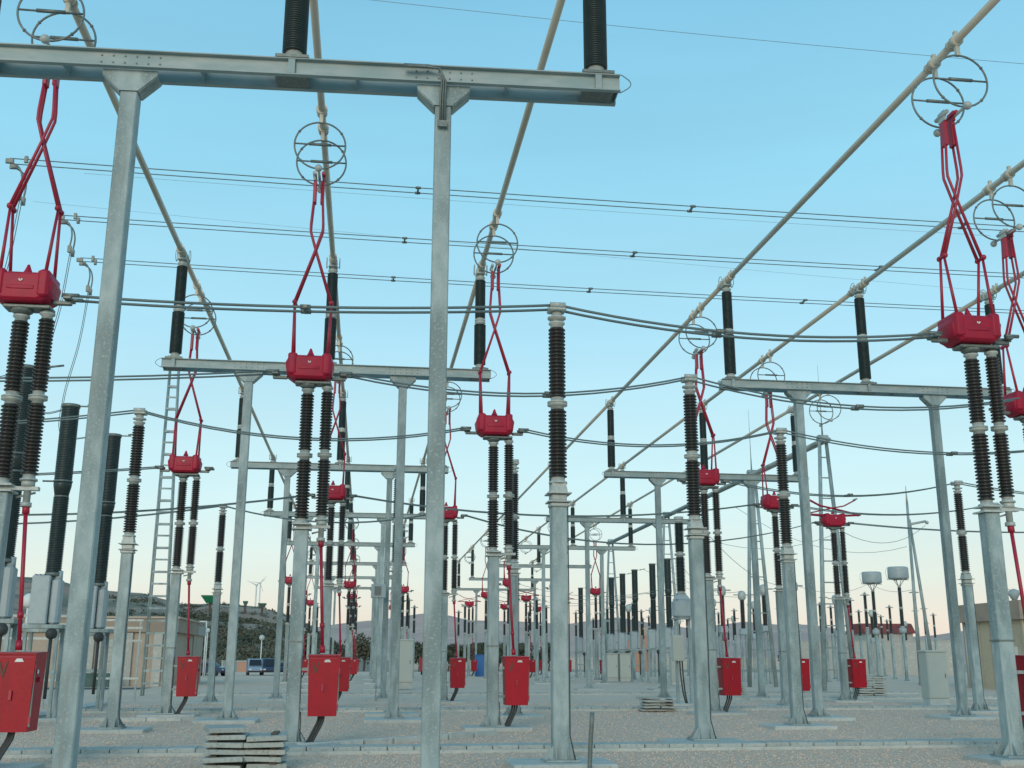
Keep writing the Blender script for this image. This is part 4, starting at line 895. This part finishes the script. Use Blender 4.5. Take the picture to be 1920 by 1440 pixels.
# ------------------------------------------------------------------ trees and scrub
def tree(X, Y, h, rad, lab, n=1400, trunk=.3, grp='dark trees far behind the yard', z0=0, ls=.3):
    r = tag(empty('tree', (X, Y, z0)), lab, 'tree', grp)
    t = MB().tube(bend([(0, 0, 0), (.1, 0, h * trunk), (-.1, .1, h * .75)]), [.16 * h / 5] * 4 + [.12 * h / 5] * 4 + [.04], 7)
    for k in range(5): a = k * 1.3; t.tube([(0, 0, h * trunk * .9), (cos(a) * rad * .5, sin(a) * rad * .5, h * .65)], [.07, .02], 5)
    t.build('trunk', TRUNK, r)
    c = MB(); lobes = [(random.uniform(-.55, .55) * rad, random.uniform(-.5, .5) * rad, h * random.uniform(trunk + .15, .85), random.uniform(.35, .6) * rad) for _ in range(11)]
    for i in range(n):
        lx, ly, lz, lr = random.choice(lobes); d = Vector((random.gauss(0, 1), random.gauss(0, 1), random.gauss(0, .9))).normalized() * lr * random.uniform(.55, 1.08)
        p = Vector((lx, ly, lz)) + d; s_ = ls * random.uniform(.5, 1.2); u = Vector((random.gauss(0, 1), random.gauss(0, 1), random.gauss(0, 1))).normalized(); w = u.cross(d).normalized()
        c.add([p - u * s_, p + w * s_ * .6, p + u * s_, p - w * s_ * .6], [(0, 1, 2, 3)])
    c.build('crown', LEAF, r)
TR = [(684, 190, 6.2, 3.2, 'round dark tree left of the far portal posts'), (652, 200, 5.6, 2.6, 'dark tree left of the round one'), (787, 185, 4.6, 2.3, 'dark bush tree left of the tall middle post'), (842, 190, 5., 1.6, 'narrow dark tree right of the tall middle post'), (868, 196, 4.6, 1.6, 'narrow tree right of the tall middle post, second'),
      (897, 190, 4.8, 1.5, 'dark tree above the blue cabin'), (936, 200, 4.8, 1.8, 'dark tree behind the middle red cabinet'), (982, 195, 5., 1.8, 'dark tree right of the middle red cabinet'), (1030, 200, 4.8, 1.8, 'dark tree left of the middle post insulator'), (1012, 215, 4.2, 1.8, 'low dark tree in the centre background'),
      (1330, 210, 4.5, 2.2, 'low tree behind the middle right column'), (1480, 205, 5.0, 2.4, 'low tree behind the right brown insulator'), (1715, 175, 4.0, 2., 'low tree near the right line trap'), (560, 185, 5.5, 2.6, 'dark tree behind the large red disconnector post')]
for px, Y, h, rd, lab in TR: tree(gx(px, Y), Y, h, rd, lab)
# scrub over the slope, one mass
random.seed(5); c = MB()
def hz(X, Y):
    D = math.hypot(X, Y); px = 960 + 2095 * tan(math.atan2(X, Y) - YAW); cr = [(-700, 1100), (-200, 1070), (0, 1078), (75, 1083), (130, 1100), (190, 1110), (260, 1114), (330, 1132), (400, 1131), (480, 1138), (520, 1148), (560, 1163), (600, 1186), (640, 1215), (690, 1240)]
    if not -690 < px < 680: return None
    for a, b in zip(cr, cr[1:]):
        if a[0] <= px <= b[0]: py = a[1] + (b[1] - a[1]) * (px - a[0]) / (b[0] - a[0]); break
    t = (D - 240) / 280; az = math.atan2(X, Y); Hc = max(0, gz(py, 520 * cos(az), 520 * sin(az))); return Hc * max(0, t) ** 1.3 - .8, px, t
for i in range(3600):
    px = random.uniform(-40, 640); t = random.random() ** .8; D = 240 + 275 * t; az = YAW + atan((px - 960) / 2095.); X, Y = D * sin(az), D * cos(az)
    dens = fbm(X / 38, Y / 38); q = hz(X, Y)
    if q is None: continue
    thr = .30 if px > 320 and t < .97 else .56
    if dens < thr: continue
    R = random.uniform(.9, 2.4)
    for k in range(34):
        d = Vector((random.gauss(0, 1), random.gauss(0, 1), abs(random.gauss(0, .8)))).normalized() * R * random.uniform(.6, 1.1); p = Vector((X, Y, q[0])) + d
        s_ = random.uniform(.22, .6); u = Vector((random.gauss(0, 1), random.gauss(0, 1), random.gauss(0, 1))).normalized(); w = u.cross(d).normalized()
        c.add([p - u * s_, p + w * s_ * .7, p + u * s_, p - w * s_ * .7], [(0, 1, 2, 3)])
tag(c.build('scrub', LEAF), 'dark scrub covering the slope of the left hill', 'scrub', kind='stuff')
# green funnel shapes and turbines on the crest
for px, py, w, lab in ((388, 1131, 3.2, 'large bright green funnel-shaped container on the hill crest'), (455, 1136, .9, 'small dark green container on the crest beside a portal post'), (487, 1140, 1.5, 'dull green container at the right end of the crest')):
    Y = 440.; X = gx(px, Y); z = gz(py + 1, Y, X); r = tag(empty('green_container', (X, Y, z)), lab, 'container', 'green containers on the hill crest')
    gm = LEAFG if w > 3 else DKGREEN; hh = 2.4 if w > 3 else 1.3
    MB().taper((0, 0, .0), (w * .45, w * .4), (0, 0, hh), (w, w * .7)).build('funnel', gm, r); MB().box(-w * 1.04, w * 1.04, -w * .75, w * .75, hh + .001, hh + .5).build('rim', gm, r); MB().box(-.4, .4, -.4, .4, -3, -.001).build('foot', TRUNK, r)
for px, Y, py, lab in ((474, 1500, 1100, 'left of the two faint wind turbines beyond the hill'), (481, 1700, 1096, 'right of the two faint wind turbines beyond the hill')):
    X = gx(px, Y); z = gz(py, Y, X); r = tag(empty('wind_turbine', (X, Y, 0)), lab, 'wind turbine', 'faint wind turbines beyond the hill')
    MB().tube([(0, 0, 0), (0, 0, z)], [1.6, .9], 8).build('tower', WHITE, r); MB().chbox(-1.2, 1.2, -3, 3, z, z + 2.2, .3).build('nacelle', WHITE, r)
    for k in range(3):
        a = .6 + k * 2 * pi / 3 + (.3 if px > 480 else 0); MB().tube([(0, -3.4, z + 1), (cos(a) * 14, -3.4, z + 1 + sin(a) * 14)], [.7, .2], 5).build('blade', WHITE, r)
